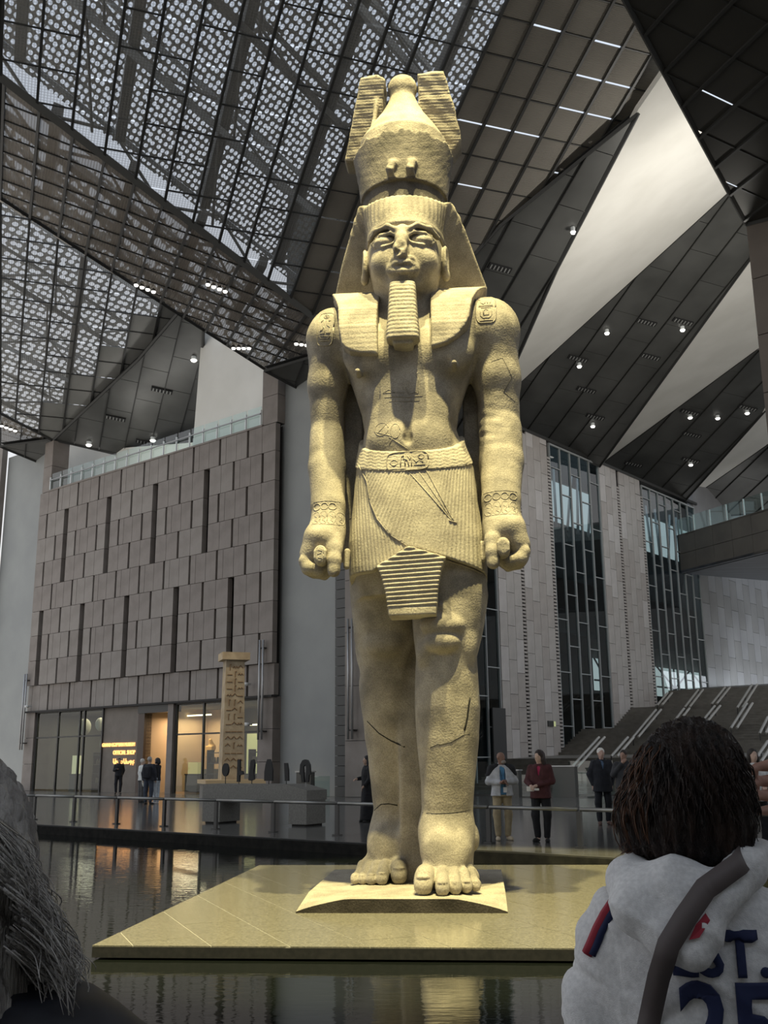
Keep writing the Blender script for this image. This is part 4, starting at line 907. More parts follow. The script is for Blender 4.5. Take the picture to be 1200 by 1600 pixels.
STONE_P = stone_mat('paler granite', (0.34, 0.305, 0.245), (0.48, 0.435, 0.345))
colossus = empty('colossus_statue', ST, -TH, label='giant standing granite colossus of a king in tall crown, beard and pleated kilt', category='statue')

def statue_body():
    s = SDF((-1.65, -1.35, 0.0), (1.85, 1.45, 9.1), 0.0165)
    # torso
    T = [(7.85, .03, .0, .40, .30, .36), (7.62, .05, .0, .78, .36, .42), (7.4, .06, .0, 1.0, .46, .45), (7.1, .05, .0, .99, .60, .46), (6.85, .05, 0, .90, .64, .46), (6.6, .05, 0, .82, .62, .44), (6.35, .045, 0, .735, .59, .42),
         (6.1, .04, 0, .655, .55, .40), (5.85, .04, 0, .62, .54, .42), (5.6, .06, 0, .68, .58, .46), (5.3, .09, 0, .76, .62, .5), (4.8, .09, 0, .80, .66, .55), (4.3, .1, 0, .86, .68, .6), (3.95, .11, .05, .86, .64, .6), (3.6, .12, .1, .80, .5, .6)]
    s.loft(T, 2.4, .02)
    # pectorals, rib arch, belly
    for sx, c in ((-1, .03), (1, .07)):
        s.ell((c + sx * .42, -.43, 6.82), (.43, .24, .33), .14)
        s.ell((c + sx * .24, -.42, 5.95), (.26, .16, .5), .15)
    s.ell((.04, -.42, 5.62), (.5, .22, .28), .15)
    s.cone((.04, -.66, 7.2), (.04, -.66, 6.5), .03, .03, .12, 'd')
    s.cone((.04, -.63, 6.25), (.04, -.6, 5.62), .02, .03, .1, 'd')
    s.ell((.04, -.66, 5.56), (.05, .09, .06), .05, 'd')
    for x, z in ((-.60, 6.5), (.66, 6.56)):
        s.cone((x, -.56, z), (x, -.70, z), .05, .035, .04)
    # arms
    s.ell((-1.0, 0, 7.28), (.37, .40, .42), .2); s.ell((1.13, 0, 7.30), (.42, .42, .44), .2)
    s.chain([(-1.07, 0, 7.2, .30), (-1.115, .08, 6.6, .245), (-1.115, .16, 5.98, .23)], .12, sc=(1, 1.25, 1))
    s.chain([(-1.115, .10, 5.86, .235), (-1.10, .02, 5.4, .25), (-1.05, -.22, 4.8, .22), (-1.03, -.30, 4.5, .215)], .05, sc=(1, 1.1, 1))
    s.chain([(1.19, 0, 7.2, .34), (1.235, .08, 6.6, .295), (1.235, .16, 5.98, .285)], .12, sc=(1, 1.2, 1))
    s.chain([(1.25, .10, 5.86, .29), (1.245, .02, 5.4, .29), (1.215, -.22, 4.8, .245), (1.21, -.30, 4.5, .235)], .05, sc=(1, 1.1, 1))
    # stone left between the arms and the body, and the back pillar
    s.box((-.86, .42, 5.7), (.22, .16, 1.5), .03, .05); s.box((.95, .42, 5.7), (.2, .16, 1.5), .03, .05)
    s.box((.05, 1.02, 4.1), (.42, .22, 4.1), .03, .05)
    s.box((.06, .66, 5.5), (.5, .4, 1.9), .05, .05)
    s.box((.0, .75, 2.1), (.2, .4, 2.1), .05, .08)
    # fists: broad back of the hand, curled fingers on the outer side, long thumb hanging down, gap under the roll
    for sx, cx, w, zo in ((-1, -1.05, 1.0, 0.0), (1, 1.215, 1.03, .05)):
        s.cone((cx, -.31, 4.52 + zo), (cx + sx * .02, -.40, 4.30 + zo), .20, .235, .10, sc=(w, 1.2, 1))
        s.chain([(cx + sx * .10, -.36, 4.34 + zo, .19), (cx + sx * .17, -.34, 4.12 + zo, .155), (cx + sx * .19, -.32, 3.99 + zo, .125)], .09, sc=(1, 1.75, 1))
        s.cone((cx - sx * .06, -.40, 4.36 + zo), (cx - sx * .11, -.48, 4.18 + zo), .165, .115, .09, sc=(1, 1.2, 1))
        for i, yy in enumerate((-.56, -.41, -.26, -.12)):
            q = .012 * i
            s.chain([(cx + sx * .235, yy + .02, 4.02 + zo, .095 - q), (cx + sx * .20, yy, 3.93 + zo, .09 - q), (cx + sx * .06, yy + .03, 3.90 + zo, .082 - q), (cx - sx * .03, yy + .04, 3.96 + zo, .075 - q)], .022)
        s.chain([(cx - sx * .11, -.46, 4.34 + zo, .115), (cx - sx * .135, -.60, 4.16 + zo, .10), (cx - sx * .14, -.66, 4.00 + zo, .088), (cx - sx * .14, -.67, 3.865 + zo, .08)], .035)
        s.ell((cx - sx * .14, -.735, 3.86 + zo), (.055, .025, .07), .012)
        s.chain([(cx - sx * .27, -.34, 4.17 + zo, .045), (cx - sx * .262, -.36, 3.97 + zo, .04)], .03)
    # legs
    L = [(4.2, .5, -.02, .46, .50, .5), (3.6, .52, -.06, .49, .48, .5), (3.25, .49, -.08, .46, .46, .48), (3.05, .475, -.08, .43, .45, .46), (2.82, .455, -.08, .385, .40, .42), (2.5, .45, -.07, .40, .41, .46), (2.2, .452, -.06, .412, .42, .48),
         (1.8, .448, -.05, .39, .39, .44), (1.3, .435, -.03, .335, .34, .38), (.95, .42, -.0, .315, .32, .33), (.6, .41, .02, .31, .36, .3), (.3, .41, .02, .29, .36, .28)]
    s.loft(L, 2.15, .06)
    s.ell((.415, -.50, 3.17), (.27, .135, .13), .07); s.ell((.42, -.49, 2.97), (.22, .14, .13), .05)
    s.chain([(.24, -.5, 3.22, .03), (.40, -.52, 3.42, .03), (.60, -.5, 3.22, .03)], .04)
    s.ell((.70, -.30, 2.92), (.13, .14, .2), .1); s.ell((.19, -.34, 2.86), (.10, .12, .16), .1)
    K = [(4.2, -.36, .25, .48, .5, .5), (3.6, -.36, .35, .455, .5, .5), (3.0, -.36, .55, .42, .46, .46), (2.75, -.36, .6, .37, .42, .42), (2.3, -.34, .7, .385, .42, .42), (1.8, -.32, .78, .35, .38, .38), (1.3, -.30, .84, .32, .33, .34),
         (.95, -.29, .86, .29, .30, .30), (.6, -.29, .86, .28, .30, .28), (.3, -.29, .88, .26, .32, .26)]
    s.loft(K, 2.15, .06)
    s.ell((-.36, .16, 3.05), (.24, .14, .18), .08)
    # feet
    Zf = .07
    def foot(cx, ay, bx, by, wid, toes, hz):
        s.chain([(cx, ay + .2, Zf + .26, .23), (cx, ay, hz, .235), ((cx * 2 + bx) / 3, ay * .6 + by * .4, Zf + .42, .22), (bx, by + .26, Zf + .20, .15)], .16, sc=(1.15, 1, 1))
        s.cone((bx - wid, by + .30, Zf + .12), (bx + wid, by + .44, Zf + .11), .11, .10, .14)
        s.cone((cx, ay + .25, Zf + .16), (bx - wid * .7, by + .3, Zf + .13), .16, .12, .1); s.cone((cx + .1, ay + .25, Zf + .14), (bx + wid, by + .5, Zf + .12), .14, .10, .1)
        for tx, ty, tr, bx2, by2 in toes:
            my = (ty + by2) / 2
            s.chain([(bx2, by2, Zf + .19, tr * 1.05), ((tx + bx2) / 2, my + .02, Zf + tr * 1.55, tr * .92), (tx, ty + tr * 1.6, Zf + tr * 1.12, tr * .93), (tx, ty + tr * .8, Zf + tr * .85, tr * .9)], .022)
            s.ell((tx, ty + tr * .75, Zf + tr * 1.68), (tr * .66, tr * .75, tr * .2), .008)
    foot(.40, -.02, .40, -.72, .27, [(.155, -1.02, .118, .17, -.62), (.375, -1.05, .087, .36, -.62), (.515, -.93, .080, .49, -.56), (.64, -.78, .076, .60, -.48), (.745, -.62, .066, .69, -.36)], .7)
    foot(-.29, .86, -.44, .32, .24, [(-.20, .05, .112, -.22, .4), (-.405, -.02, .082, -.39, .36), (-.535, .0, .073, -.50, .38), (-.645, .05, .068, -.60, .42), (-.745, .08, .062, -.69, .48)], .66)
    s.ell((.745, .05, .62), (.06, .12, .14), .04)
    # neck and head
    s.cone((.03, -.05, 7.35), (.02, -.12, 7.95), .40, .35, .12)
    s.ell((.02, -.20, 8.32), (.53, .60, .52), .1)
    s.ell((.02, -.33, 8.0), (.45, .47, .42), .16)
    s.ell((.02, -.62, 7.73), (.19, .18, .13), .12)
    for sx in (-1, 1):
        s.ell((.02 + sx * .25, -.60, 8.06), (.17, .14, .17), .14)
        s.ell((.02 + sx * .235, -.815, 8.335), (.20, .12, .095), .05, 'd')
        s.ell((.02 + sx * .235, -.675, 8.315), (.165, .115, .09), .012)
        s.chain([(.02 + sx * .06, -.80, 8.345, .02), (.02 + sx * .16, -.80, 8.405, .024), (.02 + sx * .30, -.75, 8.40, .024), (.02 + sx * .43, -.63, 8.34, .02)], .015)
        s.chain([(.02 + sx * .06, -.80, 8.30, .016), (.02 + sx * .14, -.795, 8.245, .018), (.02 + sx * .26, -.765, 8.225, .02), (.02 + sx * .38, -.68, 8.265, .018), (.02 + sx * .43, -.63, 8.325, .015)], .02)
        s.chain([(.02 + sx * .05, -.815, 8.43, .035), (.02 + sx * .2, -.80, 8.505, .035), (.02 + sx * .36, -.71, 8.49, .035), (.02 + sx * .47, -.56, 8.42, .03)], .035)
        s.ell((.02 + sx * .10, -.84, 7.985), (.06, .07, .05), .05)
        # ear
        s.ell((.02 + sx * .555, -.28, 8.2), (.055, .15, .24), .03); s.ell((.02 + sx * .60, -.33, 8.22), (.04, .09, .16), .03, 'd'); s.ell((.02 + sx * .56, -.27, 8.0), (.055, .07, .08), .03)
    s.chain([(.02, -.78, 8.46, .07), (.01, -.86, 8.28, .075), (.0, -.93, 8.1, .085), (0, -.94, 8.02, .075)], .06)
    s.ell((.03, -1.03, 8.13), (.10, .06, .10), .02, 'd', ); s.ell((-.05, -1.02, 8.02), (.07, .07, .05), .02, 'd')
    s.ell((.02, -.80, 7.86), (.22, .10, .13), .08)
    s.chain([(-.15, -.835, 7.89, .02), (-.05, -.91, 7.912, .034), (.02, -.925, 7.90, .03), (.09, -.91, 7.912, .034), (.19, -.835, 7.89, .02)], .02)
    s.chain([(-.10, -.855, 7.815, .028), (.02, -.905, 7.79, .040), (.14, -.855, 7.815, .028)], .02)
    s.chain([(-.17, -.875, 7.855, .014), (.02, -.955, 7.852, .018), (.21, -.875, 7.855, .014)], .01, 'd')
    def disp(p, n):
        d_ = .003 * vnoise(p, 5, 1) + .0015 * vnoise(p, 24, 2)
        # rough break on the nose
        w = np.exp(-(((p[:, 0] + .0) / .12) ** 2 + ((p[:, 2] - 8.1) / .12) ** 2)) * (p[:, 1] < -.75)
        d_ = d_ + w * .022 * vnoise(p, 45, 3)
        # scars along the outer edge of the rear leg and right elbow
        w = np.exp(-(((p[:, 0] + .72) / .12) ** 2)) * (p[:, 2] < 3.2) * (p[:, 1] > .3); d_ = d_ + w * .018 * vnoise(p, 16, 4)
        w = np.exp(-(((p[:, 0] - 1.1) / .25) ** 2 + ((p[:, 2] - 5.85) / .3) ** 2)); d_ = d_ + w * .015 * vnoise(p, 20, 5)
        return p + n * d_[:, None]
    return link('body', s.mesh('body', disp), STONE, colossus)
body = statue_body()
_bm = bmesh.new(); _bm.from_mesh(body.data); BODY_T = BVHTree.FromBMesh(_bm); _bm.free()

def statue_crown():
    s = SDF((-1.15, -1.0, 8.85), (1.2, .8, 11.45), 0.019)
    s.loft([(8.9, .0, .0, .58, .62, .6), (9.32, 0, 0, .585, .63, .6)], 2, .02)
    s.loft([(9.28, 0, 0, .62, .68, .62), (9.6, .0, 0, .655, .71, .64), (10.04, 0, 0, .735, .76, .7)], 2, .01, ztop=lambda X, Y: 10.0 + .02 * np.sin(X * 23) + .012 * np.sin(X * 51 + 1) - .03 * np.abs(X))
    s.loft([(9.7, 0, 0, .66, .66, .62), (10.2, 0, 0, .63, .66, .6), (10.45, 0, 0, .49, .48, .5), (10.7, 0, 0, .32, .32, .33), (10.88, 0, 0, .23, .23, .23), (11.0, 0, 0, .185, .185, .185), (11.1, 0, 0, .18, .18, .18)], 2, .03)
    s.ell((0, 0, 11.17), (.215, .215, .20), .05)
    for x in (-.13, .15):   # broken stubs of the brow cobras
        s.chain([(x, -.70, 9.30, .05), (x - .015, -.75, 9.40, .045), (x + .02, -.70, 9.50, .06)], .05); s.ell((x + .01, -.80, 9.44), (.05, .03, .05), .02, 'd')
        s.ell((x, -.74, 9.25), (.07, .04, .06), .02, 'd')
    def disp(p, n): return p + n * (.005 * vnoise(p, 6, 7) + .003 * vnoise(p, 30, 8))[:, None]
    cr = link('crown', s.mesh('crown', disp), STONE, colossus)
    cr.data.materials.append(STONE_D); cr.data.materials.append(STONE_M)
    # the lower drum is darker stone, the upper drum also toned down for shade
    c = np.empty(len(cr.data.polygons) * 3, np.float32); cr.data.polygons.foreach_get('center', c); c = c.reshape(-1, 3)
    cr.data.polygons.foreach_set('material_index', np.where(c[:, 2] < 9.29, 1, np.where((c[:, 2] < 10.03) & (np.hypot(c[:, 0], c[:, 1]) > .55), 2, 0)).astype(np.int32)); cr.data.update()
    # plumes
    for sx, pts in ((-1, [sloc(537, 247, .1), sloc(575, 247, .1), sloc(596, 200, .1), sloc(604, 140, .1), sloc(592, 134, .1), sloc(566, 139, .1)]), (1, [sloc(670, 235, .1), sloc(703, 238, .1), sloc(721, 218, .1), sloc(712, 180, .1), sloc(694, 128, .1), sloc(672, 130, .1), sloc(654, 133, .1), sloc(655, 200, .1)])):
        f = SDF((-1.15, -.4, 9.75), (1.25, .9, 11.5), 0.019)
        tilt = (lambda X, Z: .10 + .1 * (Z - 10.0) * 0)
        f.poly(pts, -.13, .24, .0, rd=.02, yc=lambda X, Z: .05 + .30 * (11.0 - Z) + 0 * X)
        if sx < 0: f.chain([(-.36, -.05, 11.1, .03), (-.42, -.05, 10.6, .035), (-.5, -.05, 10.2, .035)], .02); None
        def d2(p, n, sx=sx):
            ph = p[:, 2] * 2 * math.pi / .043 + sx * p[:, 0] * 2
            g = .004 * np.sin(ph) * np.clip(-n[:, 1], 0, 1) + .008 * vnoise(p, 14, 9) * (1 if sx < 0 else 1.8)
            return p + n * g[:, None]
        link('plume', f.mesh('plume', d2), STONE, cr)
statue_crown()

def statue_headcloth():
    s = SDF((-1.2, -.98, 6.6), (1.3, .55, 9.25), 0.018)
    s.loft([(8.50, .02, -.06, .535, .735, .5), (8.56, .02, -.06, .55, .765, .52), (8.62, .02, -.06, .545, .75, .52), (8.8, .02, -.04, .575, .74, .54), (9.0, .02, 0, .635, .72, .55), (9.12, .02, .06, .68, .62, .5), (9.16, .02, .06, .67, .6, .5)], 2.2, .02, zbot=lambda X, Y: 8.50 + 0 * X,
           ztop=lambda X, Y: 9.02 + .22 * np.clip(Y + .55, 0, .6) + 0 * X)
    yc = lambda X, Z: .08 + 0 * X + .42 * (8.6 - Z)
    # side wings
    s.poly([(-.30, 9.08), (-.61, 9.10), (-.70, 8.9), (-.90, 8.35), (-1.04, 7.9), (-1.0, 7.82), (-.30, 7.75)], -.24, .24, .03, rd=.03, yc=yc)
    s.poly([(.34, 9.08), (.68, 9.08), (.79, 8.9), (.98, 8.4), (1.14, 7.98), (1.10, 7.88), (.34, 7.75)], -.24, .24, .03, rd=.03, yc=yc)
    # lappets running forward over the shoulders and down the chest
    yl = lambda X, Z: np.interp(Z, [6.6, 6.75, 7.1, 7.4, 7.62, 7.85, 7.95], [-.66, -.68, -.66, -.56, -.38, -.10, .1]).astype(np.float32) + 0 * X
    s.poly([(-1.03, 7.9), (-.93, 7.66), (-.87, 7.45), (-.85, 7.1), (-.80, 6.85), (-.70, 6.76), (-.55, 6.72), (-.33, 6.70), (-.34, 7.2), (-.33, 7.9)], -.10, .30, .03, rd=.025, yc=yl)
    s.poly([(1.13, 7.96), (.99, 7.72), (.92, 7.5), (.88, 7.2), (.82, 7.05), (.72, 6.92), (.58, 6.82), (.37, 6.76), (.37, 7.2), (.36, 7.95)], -.10, .30, .03, rd=.025, yc=yl)
    s.cone((.03, .2, 7.7), (.02, .2, 8.8), .45, .5, .05)
    def disp(p, n):
        a = np.arctan2(p[:, 0] - .02, -(p[:, 1] - .1))
        band = (p[:, 2] > 8.68)
        g = np.where(band & (np.hypot(p[:, 0], p[:, 1]) > .3), .0045 * np.sin(a * 62), 0) + np.where((p[:, 2] < 7.75) & (n[:, 1] < -.2), -.0035 * (np.sin(p[:, 2] * 2 * math.pi / .075) > .75), 0)
        return p + n * (g + .004 * vnoise(p, 7, 11))[:, None]
    h = link('headcloth', s.mesh('headcloth', disp), STONE, colossus)
    b = SDF((-.45, -1.4, 6.7), (.5, -.4, 7.75), 0.014)
    b.loft([(7.66, .01, -.73, .165, .14, .1), (7.58, .01, -.75, .17, .14, .12), (7.18, .01, -.79, .19, .14, .14), (6.87, .01, -.82, .215, .14, .16), (6.84, .01, -.825, .215, .14, .16)], 4.5, .01)
    b.box((.01, -.68, 6.95), (.13, .2, .17), .02, .03)
    def d3(p, n): return p + n * (.009 * np.abs(np.sin((p[:, 2] + .18 * (p[:, 1] + 1)) * math.pi / .058)) * (n[:, 2] > -.6) * (p[:, 1] < -.72) * (p[:, 2] > 6.91) + .002 * vnoise(p, 30, 3))[:, None]
    link('beard', b.mesh('beard', d3), STONE_P, colossus)
    return h
headcloth = statue_headcloth()

def statue_kilt():
    s = SDF((-1.1, -1.1, 3.1), (1.25, .85, 5.9), 0.0105)
    T = [(5.8, .05, 0, .665, .57, .44), (5.6, .06, 0, .70, .61, .48), (5.3, .09, 0, .785, .655, .53), (4.8, .09, 0, .83, .70, .58), (4.3, .1, 0, .895, .725, .63), (3.95, .11, .0, .90, .735, .63), (3.6, .12, .0, .88, .72, .63)]
    def hem(X, Y):
        return np.where(X > .04, 4.14 - .30 * (X - .04), 4.14 + .60 * (X - .04) * (X > -.42) - .276 * (X <= -.42)) - .25 * np.clip(Y + .2, 0, .5)
    s.loft(T, 2.4, .0, zbot=hem, ztop=lambda X, Y: 5.50 + .52 * np.clip(Y, -.7, .5) + 0 * X)
    def curve(x):   # edge of the overlapping wrap
        return np.interp(x, [-.62, -.50, -.46, -.36, -.2, .04, .5, 1.0], [5.3, 5.05, 4.78, 4.52, 4.30, 4.13, 3.98, 3.82])
    def disp(p, n):
        f = np.clip(-n[:, 1] * 1.4, 0, 1); x, z = p[:, 0], p[:, 2]
        up = (z > curve(x)) & (x > -.52)
        a1 = np.arctan2(x - .85, 7.4 - z); g1 = np.sin(a1 * 400)
        a2 = np.arctan2(x + .9, 9.4 - z); g2 = np.sin(a2 * 720)
        smooth_mid = np.clip(1 - ((x - .28) / .22) ** 2, 0, 1) * .75
        g = np.where(up, .0034 * g1 * (1 - smooth_mid), .0032 * g2)
        step = np.where(up, .014, 0)
        return p + n * (f * (g + step) + .002 * vnoise(p, 25, 4))[:, None]
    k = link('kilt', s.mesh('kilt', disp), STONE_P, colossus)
    ap = SDF((-.55, -1.05, 3.15), (.7, -.3, 4.25), 0.012)
    yf = lambda X, Z: -.70 + 0 * X + 0 * Z
    ap.poly([(.04, 4.13), (-.36, 3.89), (-.30, 3.75), (-.25, 3.55), (-.215, 3.26), (.365, 3.27), (.39, 3.6), (.44, 3.85), (.50, 3.98)], -.12, .30, 0, rd=.02, yc=yf)
    def d2(p, n): return p + n * ((-n[:, 1] > .3) * (p[:, 2] > 3.37) * .011 * np.sin((p[:, 2] - .05 * p[:, 0]) * 2 * math.pi / .0545) + .002 * vnoise(p, 25, 4))[:, None]
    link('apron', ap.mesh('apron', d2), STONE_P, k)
    b = SDF((-.95, -.85, 4.95), (1.1, .1, 6.1), 0.014)
    b.loft([(6.1, .05, 0, .66, .57, .44), (5.6, .06, 0, .725, .635, .5), (5.3, .09, 0, .81, .68, .55), (5.0, .09, 0, .845, .71, .57)], 2.4, 0, ztop=lambda X, Y: 5.76 + .56 * Y + 0 * X, zbot=lambda X, Y: 5.42 + .42 * Y + 0 * X)
    def d4(p, n): return p + n * (.003 * np.sin((p[:, 2] - .5 * p[:, 1]) * 150 + 1.2 * np.sin(p[:, 0] * 60)) * (n[:, 1] < -.2))[:, None]
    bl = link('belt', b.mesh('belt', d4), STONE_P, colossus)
    return k, bl
kilt, belt = statue_kilt()

# carved signs: shallow ridges laid on the stone, found by casting onto the surface
def trees(*obs):
    r = []
    for o in obs:
        b_ = bmesh.new(); b_.from_mesh(o.data); r.append(BVHTree.FromBMesh(b_)); b_.free()
    return r
T_ALL = trees(kilt, belt, headcloth) + [BODY_T]
def on_front(x, z, tr=None, y0=-2.0):
    best = None
    for t in (tr or T_ALL):
        h = t.ray_cast(Vector((x, y0, z)), Vector((0, 1, 0)))
        if h[0] is not None and (best is None or h[0].y < best[0].y): best = h
    return best
def carve(mb, pts, r=.008, lift=.0, tr=None, step=.05):
    P = []
    for a, b in zip(pts[:-1], pts[1:]):
        n = max(1, int(math.hypot(b[0] - a[0], b[1] - a[1]) / step))
        for i in range(n): P.append((a[0] + (b[0] - a[0]) * i / n, a[1] + (b[1] - a[1]) * i / n))
    P.append(pts[-1]); Q = []
    for x, z in P:
        h = on_front(x, z, tr)
        if h is not None:
            if Q and abs(Q[-1][1] - h[0].y) > .25: break
            Q.append(np.array(h[0]) + np.array(h[1]) * lift)
    if len(Q) > 1: mb.path(Q, r, 4)
def oval(cx, cz, a, b, p=2, n=18, rot=0):
    o = []
    for i in range(n + 1):
        t = 2 * math.pi * i / n; c, s_ = math.cos(t), math.sin(t)
        x = a * math.copysign(abs(c) ** (2 / p), c); z = b * math.copysign(abs(s_) ** (2 / p), s_)
        o.append((cx + x * math.cos(rot) - z * math.sin(rot), cz + x * math.sin(rot) + z * math.cos(rot)))
    return o
def cartouche(name, cx, cz, a, b, glyphs, parent, rot=0, tr=None, r=.010, base=True):
    m = MB(); carve(m, oval(cx, cz, a, b, 5, 22, rot), r * 1.25, tr=tr)
    for g in glyphs:
        q = [(cx + x * a * math.cos(rot) - z * b * math.sin(rot), cz + x * a * math.sin(rot) + z * b * math.cos(rot)) for x, z in g]
        carve(m, q, r, tr=tr)
    return m.build(name, STONE, parent, smooth=True)
def circ(x, z, r, n=8, k=1.0): return [(x + r * math.cos(2 * math.pi * i / n), z + r * k * math.sin(2 * math.pi * i / n)) for i in range(n + 1)]
ra = circ(0, .72, .30, 8, .45)
gl_left = [ra, circ(0, .72, .1, 6, .45), [(-.55, .35), (-.3, .5), (-.2, .2), (-.35, -.15), (-.6, -.2)], [(-.3, .1), (-.05, -.1), (-.05, -.35), (-.6, -.35)], [(.2, .45), (.25, .1), (.6, .0), (.6, -.35), (.15, -.3)], [(.35, .4), (.55, .45)], [(-.65, -.5), (.65, -.5), (.4, -.65), (-.4, -.65), (-.65, -.5)], [(-.6, -.75), (.6, -.75)]]
gl_right = [[(-.75, .8), (-.45, .7), (-.5, .45), (-.2, .3)], [(-.1, .35), (.05, .75), (.2, .35)], [(.3, .75), (.45, .35), (.65, .75)], [(-.75, .12), (.75, .12)], [(-.7, .2), (.7, .2)], [(-.55, 0), (-.55, -.55), (-.3, -.7), (.3, -.7), (.55, -.55), (.55, 0), (-.55, 0)], [(-.25, -.5), (-.25, -.2), (0, -.1), (.25, -.2), (.25, -.5), (-.25, -.5)], [(-.7, -.85), (.7, -.85)]]
BT = [BODY_T]
cartouche('carved_cartouche', -1.07, 7.26, .115, .24, gl_left, body, -.08, BT, .009)
cartouche('carved_cartouche', 1.10, 7.44, .13, .23, gl_right, body, 0, BT, .009)
cartouche('belt_cartouche', .035, 5.26, .265, .125, [circ(-.66, -.1, .17, 8, 1.9), circ(.66, .4, .14, 8, 1.9), [(-.35, -.6), (-.3, .5), (-.15, .6), (-.12, -.5)], [(-.2, .3), (.0, .1), (.05, -.6)], [(.0, .6), (.12, .1), (.2, .6), (.18, -.6)], [(.3, .2), (.4, -.2), (.55, .0), (.75, -.2)], [(.3, -.5), (.85, -.5)]], belt, .03, None, .009)
m_ = MB(); dg = [(.02, 5.12), (.58, 4.47), (.60, 4.49), (.27, 5.15)]
carve(m_, [(.05, 5.11), (.59, 4.45)], .010); carve(m_, [(.27, 5.13), (.60, 4.46)], .010); carve(m_, [(.17, 5.12), (.59, 4.46)], .007); carve(m_, [(.54, 4.47), (.64, 4.44)], .012)
m_.build('sash_tail', STONE_P, kilt, smooth=True)
m_ = MB(); carve(m_, [(-.62, 5.3), (-.50, 5.05), (-.46, 4.78), (-.36, 4.52), (-.2, 4.30), (.04, 4.13), (.5, 3.98), (.93, 3.85)], .011, .004); m_.build('wrap_edge', STONE, kilt, smooth=True)
def bracelet(c, w, zt, zb, parent):
    m = MB(); x0, x1 = c - w, c + w
    for z in (zt, zb): carve(m, [(x0, z), (x1, z)], .007, tr=BT)
    for i in range(4):
        cx = x0 + (i + .5) * (x1 - x0) / 4; carve(m, oval(cx, zt - .075, .045, .048), .009, tr=BT)
        h = (zt - zb - .16) / 2; carve(m, oval(cx, zb + h + .01, .046, h, 3), .006, tr=BT)
        carve(m, [(cx - .02, zb + h * 1.5), (cx + .02, zb + h * 1.2), (cx - .01, zb + h * .7), (cx + .025, zb + h * .4)], .007, tr=BT)
    m.build('carved_bracelet', STONE, parent, smooth=True, kind='stuff')
bracelet(-1.01, .2, 4.82, 4.48, body); bracelet(1.20, .21, 4.88, 4.54, body)
m_ = MB()
for g in ([(-.28, 6.22), (-.12, 6.22), (-.2, 6.27), (-.28, 6.22)], [(-.1, 6.22), (0, 6.22)], [(.02, 6.3), (.06, 6.2), (.16, 6.22)], [(.18, 6.48), (.15, 6.45), (.18, 6.42), (.18, 6.2), (.12, 6.2)], [(-.26, 6.16), (.24, 6.16)], [(-.2, 6.1), (.2, 6.1)]): carve(m_, g, .007, tr=BT)
for g in (oval(-.30, 5.72, .09, .09), [(-.34, 5.68), (-.2, 5.82)], [(-.4, 5.7), (-.15, 5.6), (-.2, 5.5)], oval(-.12, 5.68, .06, .1), [(-.2, 5.6), (.05, 5.42)]): carve(m_, g, .006, tr=BT)
m_.build('carved_signs', STONE, body, smooth=True, kind='stuff')
M_CR = mat('dark crack', (.02, .018, .015), .9)
for pts, r in (([(.12, .93), (.3, .925), (.5, .935), (.7, .96)], .008), ([(.24, 1.70), (.34, 1.74), (.36, 1.73), (.5, 1.76), (.64, 1.84), (.72, 1.86)], .009), ([(.66, 1.9), (.70, 2.06), (.72, 2.2), (.74, 2.3)], .016), ([(-.62, 2.06), (-.46, 1.9), (-.3, 1.80), (-.12, 1.72)], .013), ([(-.56, .92), (-.46, 1.0), (-.36, 1.01), (-.24, .99)], .012), ([(1.15, 6.7), (1.3, 6.75), (1.42, 6.5), (1.30, 6.3), (1.45, 6.2)], .006)):
    m_ = MB(); carve(m_, pts, r, -r * .4, tr=BT); m_.build('crack', M_CR, body, smooth=True)
# the two short rolls held in the fists
for cx, cz, sg in ((-1.075, 4.06, 1), (1.205, 4.10, 0)):
    s = SDF((cx - .15, -.9, cz - .22), (cx + .15, -.1, cz + .22), .012)
    s.chain([(cx, -.70, cz + .05, .078), (cx, -.3, cz + .05, .078)], .02); s.chain([(cx, -.70, cz - .05, .078), (cx, -.3, cz - .05, .078)], .02)
    s.box((cx, -.52, cz), (.078, .25, .06), .01, .02); s.box((cx, -.87, cz), (.2, .1, .3), .0, .01, 'd')
    ro = link('held_roll', s.mesh('roll'), STONE_P if sg else STONE, colossus)
    if sg:
        m = MB(); t_ = trees(ro)
        for g in (oval(cx, cz, .05, .1, 3), [(cx - .02, cz + .06), (cx + .03, cz + .04)], [(cx - .03, cz), (cx + .02, cz + .02)], [(cx - .02, cz - .04), (cx + .03, cz - .05)]): carve(m, g, .005, tr=t_, step=.02)
        m.build('carved_signs', STONE, ro, smooth=True, kind='stuff')
